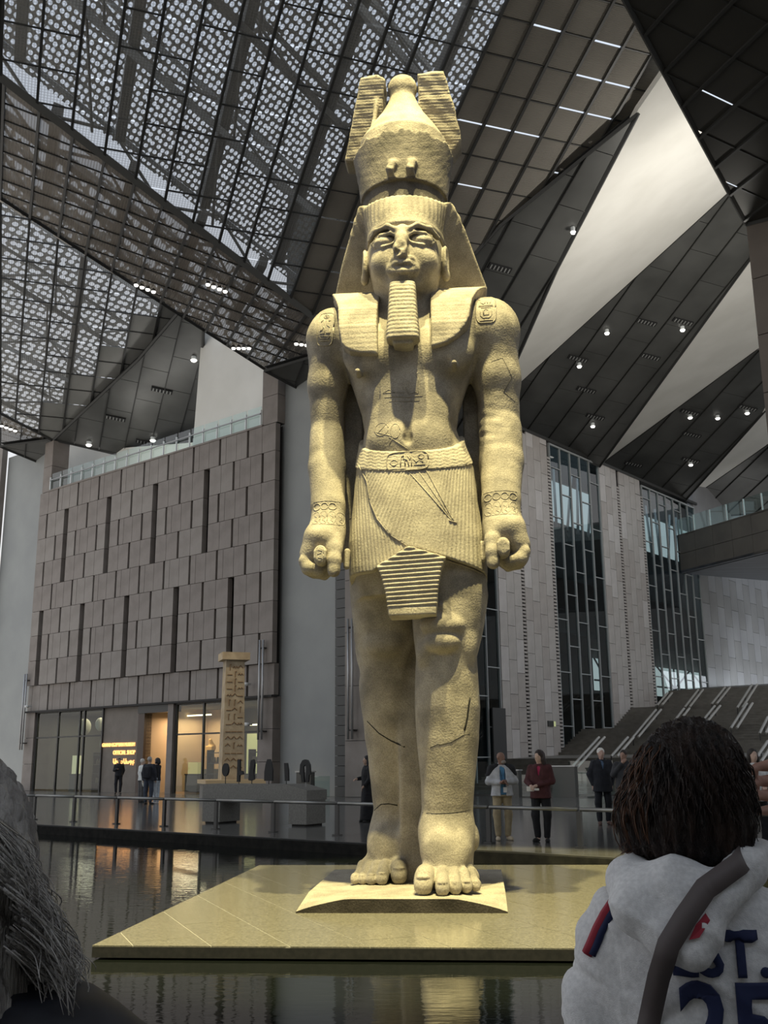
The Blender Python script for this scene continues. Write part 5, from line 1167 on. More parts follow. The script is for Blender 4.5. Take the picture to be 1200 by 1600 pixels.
# ------------------------------------------------------------------ the plate under the feet and the granite stage
def base_plate():
    n = 26; vs = []; fs = []; x0, x1 = -1.24, 1.09
    for i in range(n + 1):
        t = i / n; x = x0 + (x1 - x0) * t
        top = -.075 + .012 + .135 * min(1, math.sin(math.pi * t) ** .8 * 1.35) if 0 < t < 1 else -.060
        yf = -1.28 + .04 * t; yb = 1.9
        tb = max(top, .0) if x > -.9 else top + .0
        for y, z in ((yf, -.075), (yf - .0, top), (yf + .02, top), (yf + .9, max(top, .04)), (yb, .07), (yb, -.075)): vs.append((x, y, z))
    for i in range(n):
        for k in range(6):
            a = i * 6 + k; b = i * 6 + (k + 1) % 6; fs.append((a, b, b + 6, a + 6))
    fs += [tuple(range(5, -1, -1)), tuple(range(n * 6, n * 6 + 6))]
    me = mesh('base_plate', vs, fs); bm = bmesh.new(); bm.from_mesh(me); bmesh.ops.recalc_face_normals(bm, faces=bm.faces); bm.to_mesh(me); bm.free()
    o = link('base_plate', me, [STONE_P, stone_mat('shade dark front granite', (.035, .03, .024), (.07, .06, .05))], colossus)  # front edge: dark brown granite, blackened further to stand in for shade
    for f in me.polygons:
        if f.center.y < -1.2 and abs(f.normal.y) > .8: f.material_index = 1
    return o
base_plate()
# ------------------------------------------------------------------ people
def cloth(name, col, col2=None, sc=9, rough=.85): return mat(name, col, rough, col2=col2 or tuple(min(1, c * 1.35 + .004) for c in col), nscale=sc, bump=.3, bscale=sc * 4)
def hand(s, w, d, up, r=1.0, curl=.5, side=1):
    """palm and five bent fingers; w wrist, d direction of the hand, up = back of the hand"""
    w = np.array(w, float); d = nrm(d); up = nrm(np.array(up, float) - d * (np.array(up, float) @ d)); sd = np.cross(d, up) * side
    s.cone(w, w + d * .05 * r, .026 * r, .03 * r, .012); c = w + d * .085 * r
    for k in range(4):
        o = sd * (k - 1.5) * .020 * r; L = (.072, .080, .075, .060)[k] * r
        b = w + d * .05 * r + o; s.cone(w + o * .6 + d * .02 * r, b + d * .035 * r, .015 * r, .0125 * r, .01)
        p = b + d * .035 * r; q = p + (d * math.cos(curl) - up * math.sin(curl)) * L * .5; e = q + (d * math.cos(2 * curl) - up * math.sin(2 * curl)) * L * .5
        s.chain([(*p, .0105 * r), (*q, .0098 * r), (*e, .0082 * r)], .004)
    t0 = w + d * .03 * r - sd * .028 * r * 1; t1 = t0 + (d * .6 - sd * .7 - up * .2) * .045 * r; t2 = t1 + (d * .9 - sd * .1 - up * .3) * .035 * r
    s.chain([(*t0, .014 * r), (*t1, .012 * r), (*t2, .0095 * r)], .008)
def person(loc, face, H, label, skin=(.42, .26, .19), hair=(.03, .022, .018), hairlen=0, bald=False, top=(.1, .1, .1), legs=(.02, .02, .025), shoe=(.03, .03, .03), arms=None, stance=.1, vox=.0125, open_shirt=None, skirt=False, head_turn=0, head_tilt=0, coatlen=.86, bulk=1.0, collar=None, lean=0.0, cap=None, group=None):
    k = H / 1.72; root = empty('person', (loc[0], loc[1], loc[2] if len(loc) > 2 else 0.0), face, label=label, category='person')
    if group: root['group'] = group
    arms = arms or [((-.24, .02, 1.14), (-.25, -.04, .88)), ((.24, .02, 1.14), (.25, -.04, .88))]
    cid = '%.2f %.2f' % (loc[0], loc[1]); msk = mat('skin ' + cid, skin, .6)
    S_ = lambda p: tuple(np.array(p, float) * k)
    Rt = Matrix.Rotation(head_turn, 3, 'Z') @ Matrix.Rotation(head_tilt, 3, 'X'); hc = Vector((0, -.015 + lean, 1.605))
    def hp(x, y, z): v = hc + Rt @ Vector((x, y, z)); return (v.x * k, v.y * k, v.z * k)
    rot = [list(r_) for r_ in Rt.inverted()]
    s = SDF((-.48 * k, -.5 * k, 0), (.48 * k, .42 * k, 1.80 * k), vox)
    E3 = lambda c, r, kk, mode='u': s.ell(c, tuple(q * k for q in r), kk, mode, rot)
    E3(hp(0, .01, .025), (.074, .094, .088), .02); E3(hp(0, -.025, -.045), (.058, .068, .068), .03); E3(hp(0, -.055, -.095), (.028, .025, .02), .02)
    s.chain([(*hp(0, -.088, .012), .010 * k), (*hp(0, -.108, -.022), .014 * k)], .012)
    for sx in (-1, 1):
        E3(hp(sx * .032, -.088, .018), (.018, .012, .010), .008, 'd'); E3(hp(sx * .032, -.078, .016), (.013, .012, .009), .004); E3(hp(sx * .076, .005, .0), (.012, .02, .032), .006)
    s.chain([(*hp(-.02, -.088, -.055), .006 * k), (*hp(0, -.094, -.055), .008 * k), (*hp(.02, -.088, -.055), .006 * k)], .006)
    s.cone(S_((0, lean * .7 + .01, 1.40)), hp(0, .015, -.06), .062 * k, .052 * k, .03)
    s.loft([(1.46 * k, 0, lean * .6 * k, .10 * k, .07 * k, .07 * k), (1.38 * k, 0, lean * .5 * k, .165 * k, .09 * k, .09 * k), (1.05 * k, 0, 0, .12 * k, .08 * k, .08 * k), (.9 * k, 0, 0, .15 * k, .1 * k, .1 * k)], 2.2, .03)
    sh = [(-.175, lean * .5 + .01, 1.39), (.175, lean * .5 + .01, 1.39)]
    for i, (el, wr) in enumerate(arms):
        s.chain([(*S_(sh[i]), .05 * k), (*S_(el), .038 * k), (*S_(wr), .026 * k)], .02)
        d_ = np.array(wr) - np.array(el); hand(s, S_(wr), d_, (0, -1, .3) if abs(d_[1]) < .12 else (0, .2, 1), k, .45, 1 if i == 0 else -1)
    for sx in (-1, 1):
        s.chain([(sx * .085 * k, 0, .9 * k, .085 * k), (sx * (.08 + stance * .4) * k, -.005, .48 * k, .055 * k), (sx * stance * k, .02, .09 * k, .04 * k)], .02); s.cone((sx * stance * k, .02, .05 * k), (sx * (stance + .03) * k, -.12 * k, .04 * k), .035 * k, .03 * k, .02)
    body_ = link('body', s.mesh('body'), msk, root)
    # trousers
    t = SDF((-.36 * k, -.3 * k, 0), (.36 * k, .3 * k, 1.12 * k), vox)
    if skirt:
        t.loft([(1.05 * k, 0, 0, .15 * k, .11 * k, .12 * k), (.9 * k, 0, 0, .18 * k, .14 * k, .15 * k), (.06 * k, 0, 0, .24 * k, .19 * k, .2 * k)], 2.2, .02)
    else:
        for sx in (-1, 1): t.chain([(sx * .085 * k, .005, .93 * k, .105 * k), (sx * (.085 + stance * .35) * k, 0, .5 * k, .078 * k), (sx * stance * k, .02, .12 * k, .062 * k)], .03); 
        t.loft([(1.05 * k, 0, 0, .15 * k, .10 * k, .11 * k), (.85 * k, 0, 0, .175 * k, .12 * k, .13 * k)], 2.2, .05)
    def fold(p, n, sd=len(label), a=.006): return p + n * (a * vnoise(p * np.array([1, 1, .55]), 26 / k, sd) + a * .5 * vnoise(p, 60, sd + 1))[:, None]
    link('trousers' if not skirt else 'robe_skirt', t.mesh('trousers', fold), cloth('legs ' + cid, legs), root)
    for sx in (-1, 1):
        f = SDF((-.1, -.25, -.01), (.1, .14, .14), vox); f.chain([(0, .04, .045 * k, .042 * k), (0, -.10 * k, .035 * k, .042 * k), (0, -.16 * k, .03 * k, .032 * k)], .03); f.box((0, -.05, -.03), (.2, .3, .032), 0, .0, 'd')
        o = link('shoe', f.mesh('shoe'), cloth('shoe ' + cid, shoe), root); o.location = (sx * (stance + .01) * k, 0, 0); o.rotation_euler = (0, 0, sx * .2)
    # coat or top
    c = SDF((-.5 * k, -.45 * k, .5 * k), (.5 * k, .4 * k, 1.56 * k), vox); B = bulk
    c.loft([(1.47 * k, 0, lean * .6 * k, .085 * k, .075 * k, .08 * k), (1.43 * k, 0, lean * .55 * k, .15 * k, .09 * k, .095 * k), (1.36 * k, 0, lean * .5 * k, .205 * k * B, .125 * k, .12 * k), (1.22 * k, 0, lean * .3 * k, .20 * k * B, .145 * k * B, .13 * k), (1.02 * k, 0, 0, .185 * k * B, .14 * k * B, .125 * k), (coatlen * k, 0, 0, .205 * k * B, .15 * k * B, .145 * k)], 2.2, .03)
    for i, (el, wr) in enumerate(arms):
        wv = np.array(el) + (np.array(wr) - np.array(el)) * .93
        c.chain([(*S_(sh[i]), .072 * k * B), (*S_(el), .060 * k * B), (*S_(wv), .045 * k * B)], .03)
    if collar: c.chain([(-.07 * k, lean * .6, 1.47 * k, .03 * k), (0, (.075 + lean) * k, 1.49 * k, .035 * k), (.07 * k, lean * .6, 1.47 * k, .03 * k)], .02)
    if open_shirt:
        c.poly([(-.035 * k, 1.62 * k), (-.055 * k, 1.42 * k), (-.06 * k, (coatlen - .1) * k), (.06 * k, (coatlen - .1) * k), (.055 * k, 1.42 * k), (.035 * k, 1.62 * k)] if open_shirt[1] == 'open' else [(-.07 * k, 1.6 * k), (0, 1.22 * k), (.07 * k, 1.6 * k)], -.4 * k, -.085 * k, .008, 'd')
        u = SDF((-.3 * k, -.3 * k, .6 * k), (.3 * k, .3 * k, 1.52 * k), vox); u.loft([(1.45 * k, 0, lean * .55 * k, .11 * k, .08 * k, .085 * k), (1.34 * k, 0, lean * .5 * k, .17 * k, .108 * k, .1 * k), (1.1 * k, 0, 0, .165 * k, .125 * k, .1 * k), (.88 * k, 0, 0, .17 * k, .13 * k, .1 * k)], 2.2, .02)
        link('shirt', u.mesh('shirt', fold), cloth('shirt ' + cid, open_shirt[0]), root)
    link('jacket', c.mesh('jacket', lambda p, n: fold(p, n, len(label) + 3, .007)), cloth('coat ' + cid, top), root)
    # hair
    if cap is not None or not bald:
        h = SDF((-.25 * k, -.25 * k, 1.0 * k), (.25 * k, .35 * k, 1.82 * k), vox * .9)
        H3 = lambda cc_, r, kk, mode='u': h.ell(cc_, tuple(q * k for q in r), kk, mode, rot)
        H3(hp(0, .022, .042), (.086, .098, .092), .01)
        if hairlen > 0:
            h.chain([(*hp(0, .07, .02), .075 * k), (*hp(0, .085, -.06 - hairlen * .3), .07 * k), (*hp(0, .085, -.06 - hairlen), .05 * k)], .04)
            for sx in (-1, 1): h.chain([(*hp(sx * .07, .02, .02), .03 * k), (*hp(sx * .085, .01, -.06), .03 * k), (*hp(sx * .09, -.01, -.06 - hairlen * .8), .022 * k)], .03)
        H3(hp(0, -.085, -.03), (.064, .055, .085), .02, 'd'); H3(hp(0, -.11, .03), (.055, .05, .05), .02, 'd')
        link('hair' if cap is None else 'cap', h.mesh('hair', lambda p, n: p + n * (.004 * vnoise(p * np.array([1, 1, .4]), 70, 3))[:, None]), cloth('hair ' + cid, cap or hair, sc=30, rough=.6), root)
    return root, k
def badge(root, x, y, z, k):
    b = MB(); b.box((x * k, y * k, z * k), (.035, .004, .05)); b.build('badge', mat('white badge', (.75, .75, .75), .4), root)
    b = MB(); b.path([(x * k, y * k, (z + .05) * k), (-.04 * k, -.13 * k, 1.3 * k), (-.06 * k, -.05 * k, 1.46 * k)], .004, 4); b.path([(x * k, y * k, (z + .05) * k), (.04 * k, -.13 * k, 1.3 * k), (.06 * k, -.05 * k, 1.46 * k)], .004, 4); b.build('lanyard', mat('dark lanyard', (.02, .02, .02), .6), root)
ground = lambda x, y: atz(x, y, 0.0)
# the pair by the railing
r_, k_ = person(ground(787, 1313), .1, 1.70, 'bald bearded man in a light grey jacket, blue shirt and khaki trousers with hands folded', skin=(.25, .14, .10), bald=True, top=(.42, .43, .45), legs=(.32, .26, .16), shoe=(.45, .38, .27), open_shirt=((.07, .20, .36), 'open'), arms=[((-.27, -.02, 1.14), (-.04, -.20, 1.12)), ((.27, -.02, 1.14), (.02, -.22, 1.15))], head_turn=.5, collar=1, bulk=1.12, vox=.012)
badge(r_, .03, -.17, .98, k_)
for sx in (-1, 1):
    s = SDF((-.4, -.3, 1.2), (.4, .3, 1.6), .012); s.chain([(sx * .10, .0, 1.415, .07), (sx * .20, 0, 1.37, .082), (sx * .245, .0, 1.27, .072)], .03); link('black_shoulder_panel', s.mesh('panel'), cloth('black jacket panel', (.015, .015, .018)), r_)
b = SDF((-.15, -.3, 1.4), (.2, .1, 1.65), .01); b.ell((.035, -.085, 1.505), (.05, .045, .04), .01); link('beard', b.mesh('beard'), cloth('grey beard', (.25, .22, .2), sc=40), r_)
r_, k_ = person(ground(848, 1316), -.35, 1.72, 'long haired woman in a dark maroon jacket and black trousers holding papers', skin=(.62, .43, .34), hair=(.025, .015, .013), hairlen=.26, top=(.06, .016, .018), legs=(.006, .006, .008), shoe=(.008, .008, .008), open_shirt=((.30, .02, .07), 'v'), arms=[((-.25, -.02, 1.14), (-.14, -.22, 1.06)), ((.24, .0, 1.14), (-.02, -.2, 1.06))], head_turn=-.5, head_tilt=.12, stance=.09, coatlen=.82, vox=.012)
b = MB(); b.box((-.14, -.27, 1.0), (.07, .01, .045)); b.box((-.02, -.28, .99), (.05, .012, .02)); b.build('papers', mat('white paper', (.7, .7, .68), .6), r_)
# the group before the stairs
person(ground(945, 1289), .05, 1.80, 'white haired man in a long black coat over a blue shirt', skin=(.55, .36, .29), hair=(.68, .66, .62), top=(.012, .014, .02), legs=(.008, .01, .014), shoe=(.10, .06, .05), open_shirt=((.10, .16, .26), 'v'), arms=[((-.28, .04, 1.14), (-.22, .02, .9)), ((.28, .04, 1.14), (.22, .02, .9))], collar=1, bulk=1.12, coatlen=.74, vox=.0125)
r_, k_ = person(ground(981, 1292), -.2, 1.74, 'dark haired man in a charcoal jacket with white badge, hand at his chin', skin=(.38, .23, .17), top=(.035, .036, .04), legs=(.05, .055, .07), shoe=(.2, .12, .08), arms=[((-.26, -.08, 1.17), (-.05, -.16, 1.42)), ((.27, .0, 1.14), (.2, -.1, .98))], head_turn=-.4, collar=1, bulk=1.1, vox=.0125)
b = MB(); b.box((.05, -.165, 1.27), (.045, .006, .03)); b.build('badge', mat('white badge', (.75, .75, .75), .4), r_)
person(ground(1022, 1291), .3, 1.70, 'blonde person mostly hidden behind the dark haired visitor in front', skin=(.55, .36, .29), hair=(.42, .30, .18), hairlen=.04, top=(.05, .035, .03), legs=(.03, .03, .03), vox=.0125)
person(ground(1189, 1321), .1, 1.70, 'dark long haired woman in a white top and black trousers at the right edge', skin=(.6, .42, .34), hair=(.02, .015, .013), hairlen=.22, top=(.62, .63, .64), legs=(.008, .009, .012), shoe=(.7, .7, .7), arms=[((-.24, .02, 1.14), (-.2, -.12, .95)), ((.24, 0, 1.14), (.1, -.2, 1.05))], stance=.11, vox=.012, coatlen=.78)
# person in black robe behind the statue's leg
r_, k_ = person(ground(574, 1285), -1.2, 1.68, 'person in a long black robe and scarf with a dark bag, beside the statue leg', skin=(.45, .3, .22), cap=(.01, .01, .012), hairlen=.1, top=(.008, .008, .01), legs=(.006, .006, .008), skirt=True, arms=[((-.24, -.02, 1.14), (-.2, -.2, 1.12)), ((.24, 0, 1.14), (.2, -.16, .95))], vox=.014, coatlen=.7)
s = SDF((-.35, 0, .85), (.35, .5, 1.35), .014); s.ell((.05, .24, 1.12), (.13, .10, .16), .02); link('backpack', s.mesh('bag'), cloth('dark bag', (.02, .02, .022)), r_)
b = MB(); b.path([(-.02, .17, 1.42), (.12, .24, 1.25), (.17, .26, 1.12), (.13, .33, 1.0)], .012, 5); b.build('bag_piping', mat('grey piping', (.25, .27, .28), .5), r_, smooth=True)
# visitors near the shop
r_, k_ = person(ground(220, 1254), 2.2, 1.72, 'visitor in white sleeves carrying a pale coat, left of the backpack man', skin=(.5, .36, .28), hair=(.5, .48, .45), top=(.55, .56, .54), legs=(.08, .08, .08), vox=.025)
s = SDF((-.5, -.3, .5), (.1, .3, 1.2), .025); s.ell((-.24, 0, .88), (.11, .09, .28), .02); link('carried_coat', s.mesh('coat'), cloth('pale coat', (.45, .45, .40)), r_)
r_, k_ = person(ground(231, 1257), 2.9, 1.78, 'man in dark clothes with a black backpack seen from behind near the shop door', skin=(.45, .32, .25), hair=(.35, .33, .31), top=(.02, .022, .03), legs=(.035, .045, .065), shoe=(.03, .03, .03), vox=.025, bulk=1.15)
s = SDF((-.3, 0, .9), (.3, .45, 1.5), .025); s.box((0, .2, 1.2), (.16, .1, .23), .07, .02); link('backpack', s.mesh('bag'), cloth('black backpack', (.012, .013, .018)), r_)
person(ground(243, 1256), -1.9, 1.74, 'person in a black jacket and pale jeans facing the lit shop doorway', skin=(.35, .22, .16), hair=(.02, .016, .014), hairlen=.02, top=(.01, .01, .013), legs=(.42, .46, .50), shoe=(.5, .5, .5), arms=[((-.2, -.12, 1.16), (-.12, -.28, 1.25)), ((.2, -.12, 1.16), (.1, -.28, 1.25))], vox=.025)
person(ground(184, 1241), .3, 1.80, 'guard in dark uniform and cap standing below the glowing shop sign', skin=(.35, .23, .17), cap=(.012, .012, .016), top=(.012, .013, .018), legs=(.012, .013, .018), arms=[((-.24, -.02, 1.14), (-.1, -.2, 1.2)), ((.24, .02, 1.14), (.2, .1, .95))], vox=.03)
# ------------------------------------------------------------------ visitor in the foreground, seen from behind
def FP(x, y, D): # a point at horizontal distance D on the ray of a pixel
    r_ = ray(x, y); return CAM + r_ * D / math.hypot(r_[0], r_[1])
WD = 2.0
wc = FP(1084, 1222, WD)                      # middle of her head
gx = np.array([math.cos(-.28), math.sin(-.28), 0]); gy = np.array([-gx[1], gx[0], 0])      # her right-hand and her forward direction (she looks away from us, a little to the right)
woman = empty('person', (wc[0], wc[1], 0.0), -.28, label='woman in the foreground from behind, brown hair, grey hooded shirt with navy lettering', category='person')
HZ = wc[2]
M_SKF = mat('skin foreground', (.46, .25, .19), .5, col2=(.52, .30, .23), nscale=14, bump=.1, bscale=90)
M_HR = mat('dark brown hair', (.008, .006, .006), .38, col2=(.032, .018, .013), nscale=9, detail=8, bump=.6, bscale=70, stretch=(5, 5, .6), spec=.35)
M_HR2 = mat('reddish hair tips', (.05, .022, .012), .4, col2=(.12, .055, .028), nscale=12, stretch=(5, 5, .8), spec=.3)
M_HD = mat('heather grey sweatshirt', (.66, .66, .67), .9, col2=(.80, .80, .81), nscale=120, bump=.25, bscale=500, detail=6)
M_NV = mat('navy letters', (.012, .02, .075), .8); M_RD = mat('red lining', (.30, .02, .04), .8); M_ST_ = mat('taupe strap', (.12, .10, .10), .6)
# body: head, neck, torso core, raised right arm with hand
s = SDF((-.42, -.3, .55), (.60, .42, HZ + .16), .009)
s.ell((0, .01, HZ - .01), (.075, .090, .092), .02); s.ell((.015, .05, HZ - .06), (.062, .07, .07), .03)
s.ell((.084, .01, HZ - .01), (.012, .022, .034), .006)
s.cone((0, 0, HZ - .08), (-.01, -.02, HZ - .24), .052, .06, .03)
s.loft([(HZ - .20, -.01, -.02, .10, .07, .07), (HZ - .28, -.01, -.02, .17, .09, .09), (HZ - .6, 0, 0, .14, .09, .09), (HZ - .72, 0, 0, .16, .1, .1)], 2.2, .03)
# hand raised to the side of her face, fingers reaching left
hw = np.array([.205, .10, HZ - .05])
s.chain([(.14, .0, HZ - .27, .045), (.25, .09, HZ - .40, .04), (.25, .11, HZ - .36, .04), (.20, .11, HZ - .10, .026)], .02)
s.ell((.178, .09, HZ - .03), (.026, .022, .042), .02)
for i, (z0, z1, z2, l) in enumerate([(.012, .026, .018, 1.0), (-.012, -.002, -.008, 1.05), (-.036, -.028, -.030, 1.0), (-.058, -.056, -.052, .85)]):
    s.chain([(.175, .085, HZ - .005 + z0, .0115), (.138, .07, HZ + .004 + z1, .0105), (.102 - .01 * l, .05, HZ + z2, .0085)], .006)
s.chain([(.178, .08, HZ - .075, .014), (.15, .07, HZ - .11, .013), (.128, .065, HZ - .12, .011)], .008)
link('body', s.mesh('body'), M_SKF, woman)
# hair: one combed volume and loose locks
s = SDF((-.26, -.25, HZ - .24), (.22, .24, HZ + .16), .006)
s.ell((0, -.005, HZ + .005), (.094, .106, .110), .02); s.ell((-.008, -.03, HZ - .05), (.092, .09, .085), .05); s.ell((-.014, -.04, HZ - .09), (.088, .078, .05), .05)
s.chain([(-.06, -.01, HZ - .0, .045), (-.082, -.02, HZ - .06, .04), (-.092, -.02, HZ - .105, .026)], .05)
s.ell((.045, -.03, HZ - .10), (.035, .06, .04), .04)
s.ell((.02, .10, HZ - .05), (.07, .06, .10), .02, 'd')
def hd(p, n):
    a = np.arctan2(p[:, 0], -p[:, 1]) ; z = p[:, 2] - HZ
    g = .0035 * np.sin(a * 34 + 6 * np.sin(z * 22) + z * 30) + .002 * np.sin(a * 71 + z * 55) + .007 * vnoise(p, 20, 5) * np.clip(.4 - z * 8, 0, 1)
    return p + n * g[:, None]
hair = link('hair', s.mesh('hair', hd), M_HR, woman)
T_H = trees(hair)[0]; rnd = random.Random(11)
def locks(n, m, seed, side, name):
    rnd = random.Random(seed); b = MB()
    for i in range(n):
        a = rnd.uniform(*side); z = HZ + rnd.uniform(-.02, .07); d_ = Vector((math.sin(a), -math.cos(a), 0)); h = T_H.ray_cast(Vector((0, 0, z)) + d_ * .4, -d_)
        if h[0] is None: continue
        p = np.array(h[0]); pts = [p]; L = rnd.uniform(.06, .12); w = rnd.uniform(0, 6.28); amp = rnd.uniform(.0015, .006); st = 9
        for k in range(1, st):
            q = p + np.array([0, 0, -L * k / st]); dd_ = Vector((q[0], q[1], 0)); dd_.normalize(); hh = T_H.ray_cast(Vector((0, 0, q[2])) + dd_ * .4, -dd_)
            base = np.array(hh[0]) if hh[0] is not None else pts[-1] + np.array([0, 0, -L / st])
            out = np.array([dd_.x, dd_.y, 0]) * (.002 + amp * (k / st) * (1 + math.sin(w + k * .9))); sw = np.array([-dd_.y, dd_.x, 0]) * amp * math.sin(w + k * .8)
            pts.append(base + out + sw)
        r0 = rnd.uniform(.0006, .0022); b.path(pts, [r0 * (1 - .6 * k / st) for k in range(len(pts))], 4)
    return b.build(name, m, hair, smooth=True, kind='stuff')
locks(260, M_HR, 1, (-1.9, 1.7), 'hair_strands'); locks(170, M_HR2, 2, (-2.0, -.6), 'hair_tips')
b = MB()
for i in range(150):
    z0 = HZ - rnd.uniform(.02, .13); x0 = -.088 + rnd.uniform(-.012, .03); y0 = rnd.uniform(-.06, .02); pts = []; w = rnd.uniform(0, 6)
    for k in range(8): pts.append((x0 - .006 * k * rnd.uniform(.3, 1.3) - .008 * math.sin(w + k), y0 + .006 * math.sin(w + k * 1.3), z0 - .013 * k))
    b.path(pts, [.0014 * (1 - .1 * k) for k in range(8)], 4)
b.build('curly_tips', M_HR2, hair, smooth=True, kind='stuff')
# hooded sweatshirt
SZ = HZ - .215      # shoulder line
s = SDF((-.50, -.34, HZ - .78), (.62, .36, HZ - .06), .0075)
s.loft([(SZ + .075, -.01, -.02, .072, .075, .075), (SZ + .035, -.01, -.02, .11, .095, .09), (SZ, -.01, -.01, .155, .11, .11), (SZ - .07, -.01, -.005, .185, .135, .125), (SZ - .25, 0, .0, .19, .15, .14), (SZ - .5, 0, .0, .20, .155, .15), (SZ - .56, 0, 0, .20, .155, .15)], 2.3, .03)
s.chain([(-.145, -.01, SZ - .045, .070), (-.18, -.01, SZ - .16, .066), (-.195, -.02, SZ - .30, .060), (-.19, -.05, SZ - .45, .055)], .035)
s.chain([(.14, 0, SZ - .045, .072), (.25, .08, SZ - .19, .070), (.25, .11, SZ - .15, .065), (.215, .12, SZ + .04, .05)], .04)
s.cone((0, -.0, HZ - .05), (0, -.02, SZ + .0), .085, .062, .01, 'd')
def sd_(p, n):
    z = p[:, 2] - SZ; x = p[:, 0]
    g = .003 * np.sin(x * 38 + z * 46 + 2 * np.sin(z * 17)) * np.clip(.6 - np.abs(x + .16) * 3, 0, 1) + .007 * vnoise(p * np.array([1, 1, .6]), 12, 2)
    g = g + .006 * (1 - np.abs(np.sin(x * 16 + z * 22 + 1.5 * np.sin(z * 9)))) ** 3 * (z < -.02)
    sl = (x < -.14); g = g + np.where(sl, .004 * np.sin(z * 50 + x * 70), 0)
    g = g - .004 * np.exp(-((z + .10 + .15 * (x + .25)) / .004) ** 2) * (x < -.12)
    return p + n * g[:, None]
hoodie = link('hooded_sweatshirt', s.mesh('hoodie', sd_), M_HD, woman)
T_W = trees(hoodie)[0]
h_ = SDF((-.2, -.30, SZ - .22), (.2, .08, SZ + .16), .006)
h_.chain([(-.095, .01, SZ + .08, .032), (-.12, -.08, SZ + .055, .036), (-.105, -.145, SZ + .015, .038), (-.055, -.175, SZ - .025, .034), (-.022, -.185, SZ - .042, .028), (-.008, -.175, SZ - .015, .028), (.018, -.15, SZ + .03, .030), (.075, -.09, SZ + .075, .032), (.095, .01, SZ + .088, .032)], .02)
h_.ell((-.045, -.115, SZ + .03), (.075, .07, .065), .03); h_.ell((-.03, -.16, SZ - .01), (.045, .035, .04), .03)
h_.cone((0, .03, SZ + .14), (0, -.03, SZ + .06), .082, .06, .015, 'd')
def hd2(p, n):
    x, z = p[:, 0], p[:, 2] - SZ; ang = np.arctan2(x + .0, z + .16)
    return p + n * (.0055 * (1 - np.abs(np.sin(ang * 6 + 1.5 * np.sin(z * 25)))) ** 2 * np.clip((z + .08) * 14, 0, 1) + .004 * vnoise(p, 18, 3))[:, None]
hood = link('hood', h_.mesh('hood', hd2), M_HD, hoodie)
T_WH = trees(hoodie, hood)
b = MB(); pp = []
for x, z in ((-.026, SZ - .020), (-.014, SZ + .002), (.002, SZ + .018), (.008, SZ + .008), (-.010, SZ - .016)):
    h = T_WH[1].ray_cast(Vector((x, -1, z)), Vector((0, 1, 0))); pp.append((x, (h[0].y if h[0] is not None else -.2) - .005, z))
b.prism(pp, (0, .004, 0)); b.build('red_lining', M_RD, hood)

def onto_back(o, lift=.003, thick=None):
    me = o.data; 
    for v in me.vertices:
        h = T_W.ray_cast(Vector((v.co.x, -1.0, v.co.z)), Vector((0, 1, 0)))
        if h[0] is not None: v.co.y = h[0].y - lift + (v.co.y * 0)
    me.update()
def back_text(body_, cx, cz, size, width, m, name):
    c = bpy.data.curves.new(name, 'FONT'); c.body = body_; c.size = size; c.align_x = 'CENTER'; c.align_y = 'CENTER'; c.resolution_u = 3; c.offset = size * .028
    o = bpy.data.objects.new(name, c); COL.objects.link(o); bpy.context.view_layer.update(); me = bpy.data.meshes.new_from_object(o.evaluated_get(bpy.context.evaluated_depsgraph_get())); bpy.data.objects.remove(o)
    bm = bmesh.new(); bm.from_mesh(me); bmesh.ops.triangulate(bm, faces=bm.faces)
    for _ in range(3):
        bmesh.ops.subdivide_edges(bm, edges=[e for e in bm.edges if e.calc_length() > .012], cuts=1)
        bmesh.ops.triangulate(bm, faces=bm.faces)
    bm.to_mesh(me); bm.free()
    xs = [v.co.x for v in me.vertices]; f = width / (max(xs) - min(xs)); mx = (max(xs) + min(xs)) / 2
    for v in me.vertices: v.co = Vector((cx + (v.co.x - mx) * f, 0, cz + v.co.y))
    o = link(name, me, m, hoodie); onto_back(o)
    sm = o.modifiers.new('thickness', 'SOLIDIFY'); sm.thickness = .004; sm.offset = 1
    return o
back_text('EST.', .02, SZ - .055, .092, .150, M_NV, 'letters'); back_text('25', .025, SZ - .162, .17, .150, M_NV, 'letters')
b = MB()
def sleeve(pts, r, m, nm):
    b = MB(); P = []
    for x, z in pts:
        h = T_W.ray_cast(Vector((x, -1.0, SZ + z)), Vector((0, 1, 0)))
        if h[0] is not None: P.append(np.array(h[0]))
    if len(P) > 1: b.path(P, r, 6); b.build(nm, m, hoodie, smooth=True)
sleeve([(-.148, .015), (-.163, -.005), (-.178, -.03), (-.190, -.055), (-.198, -.07)], .011, M_RD, 'sleeve_emblem_edge')
sleeve([(-.142, .012), (-.157, -.008), (-.172, -.033), (-.184, -.058), (-.19, -.07)], .0085, M_NV, 'sleeve_emblem')
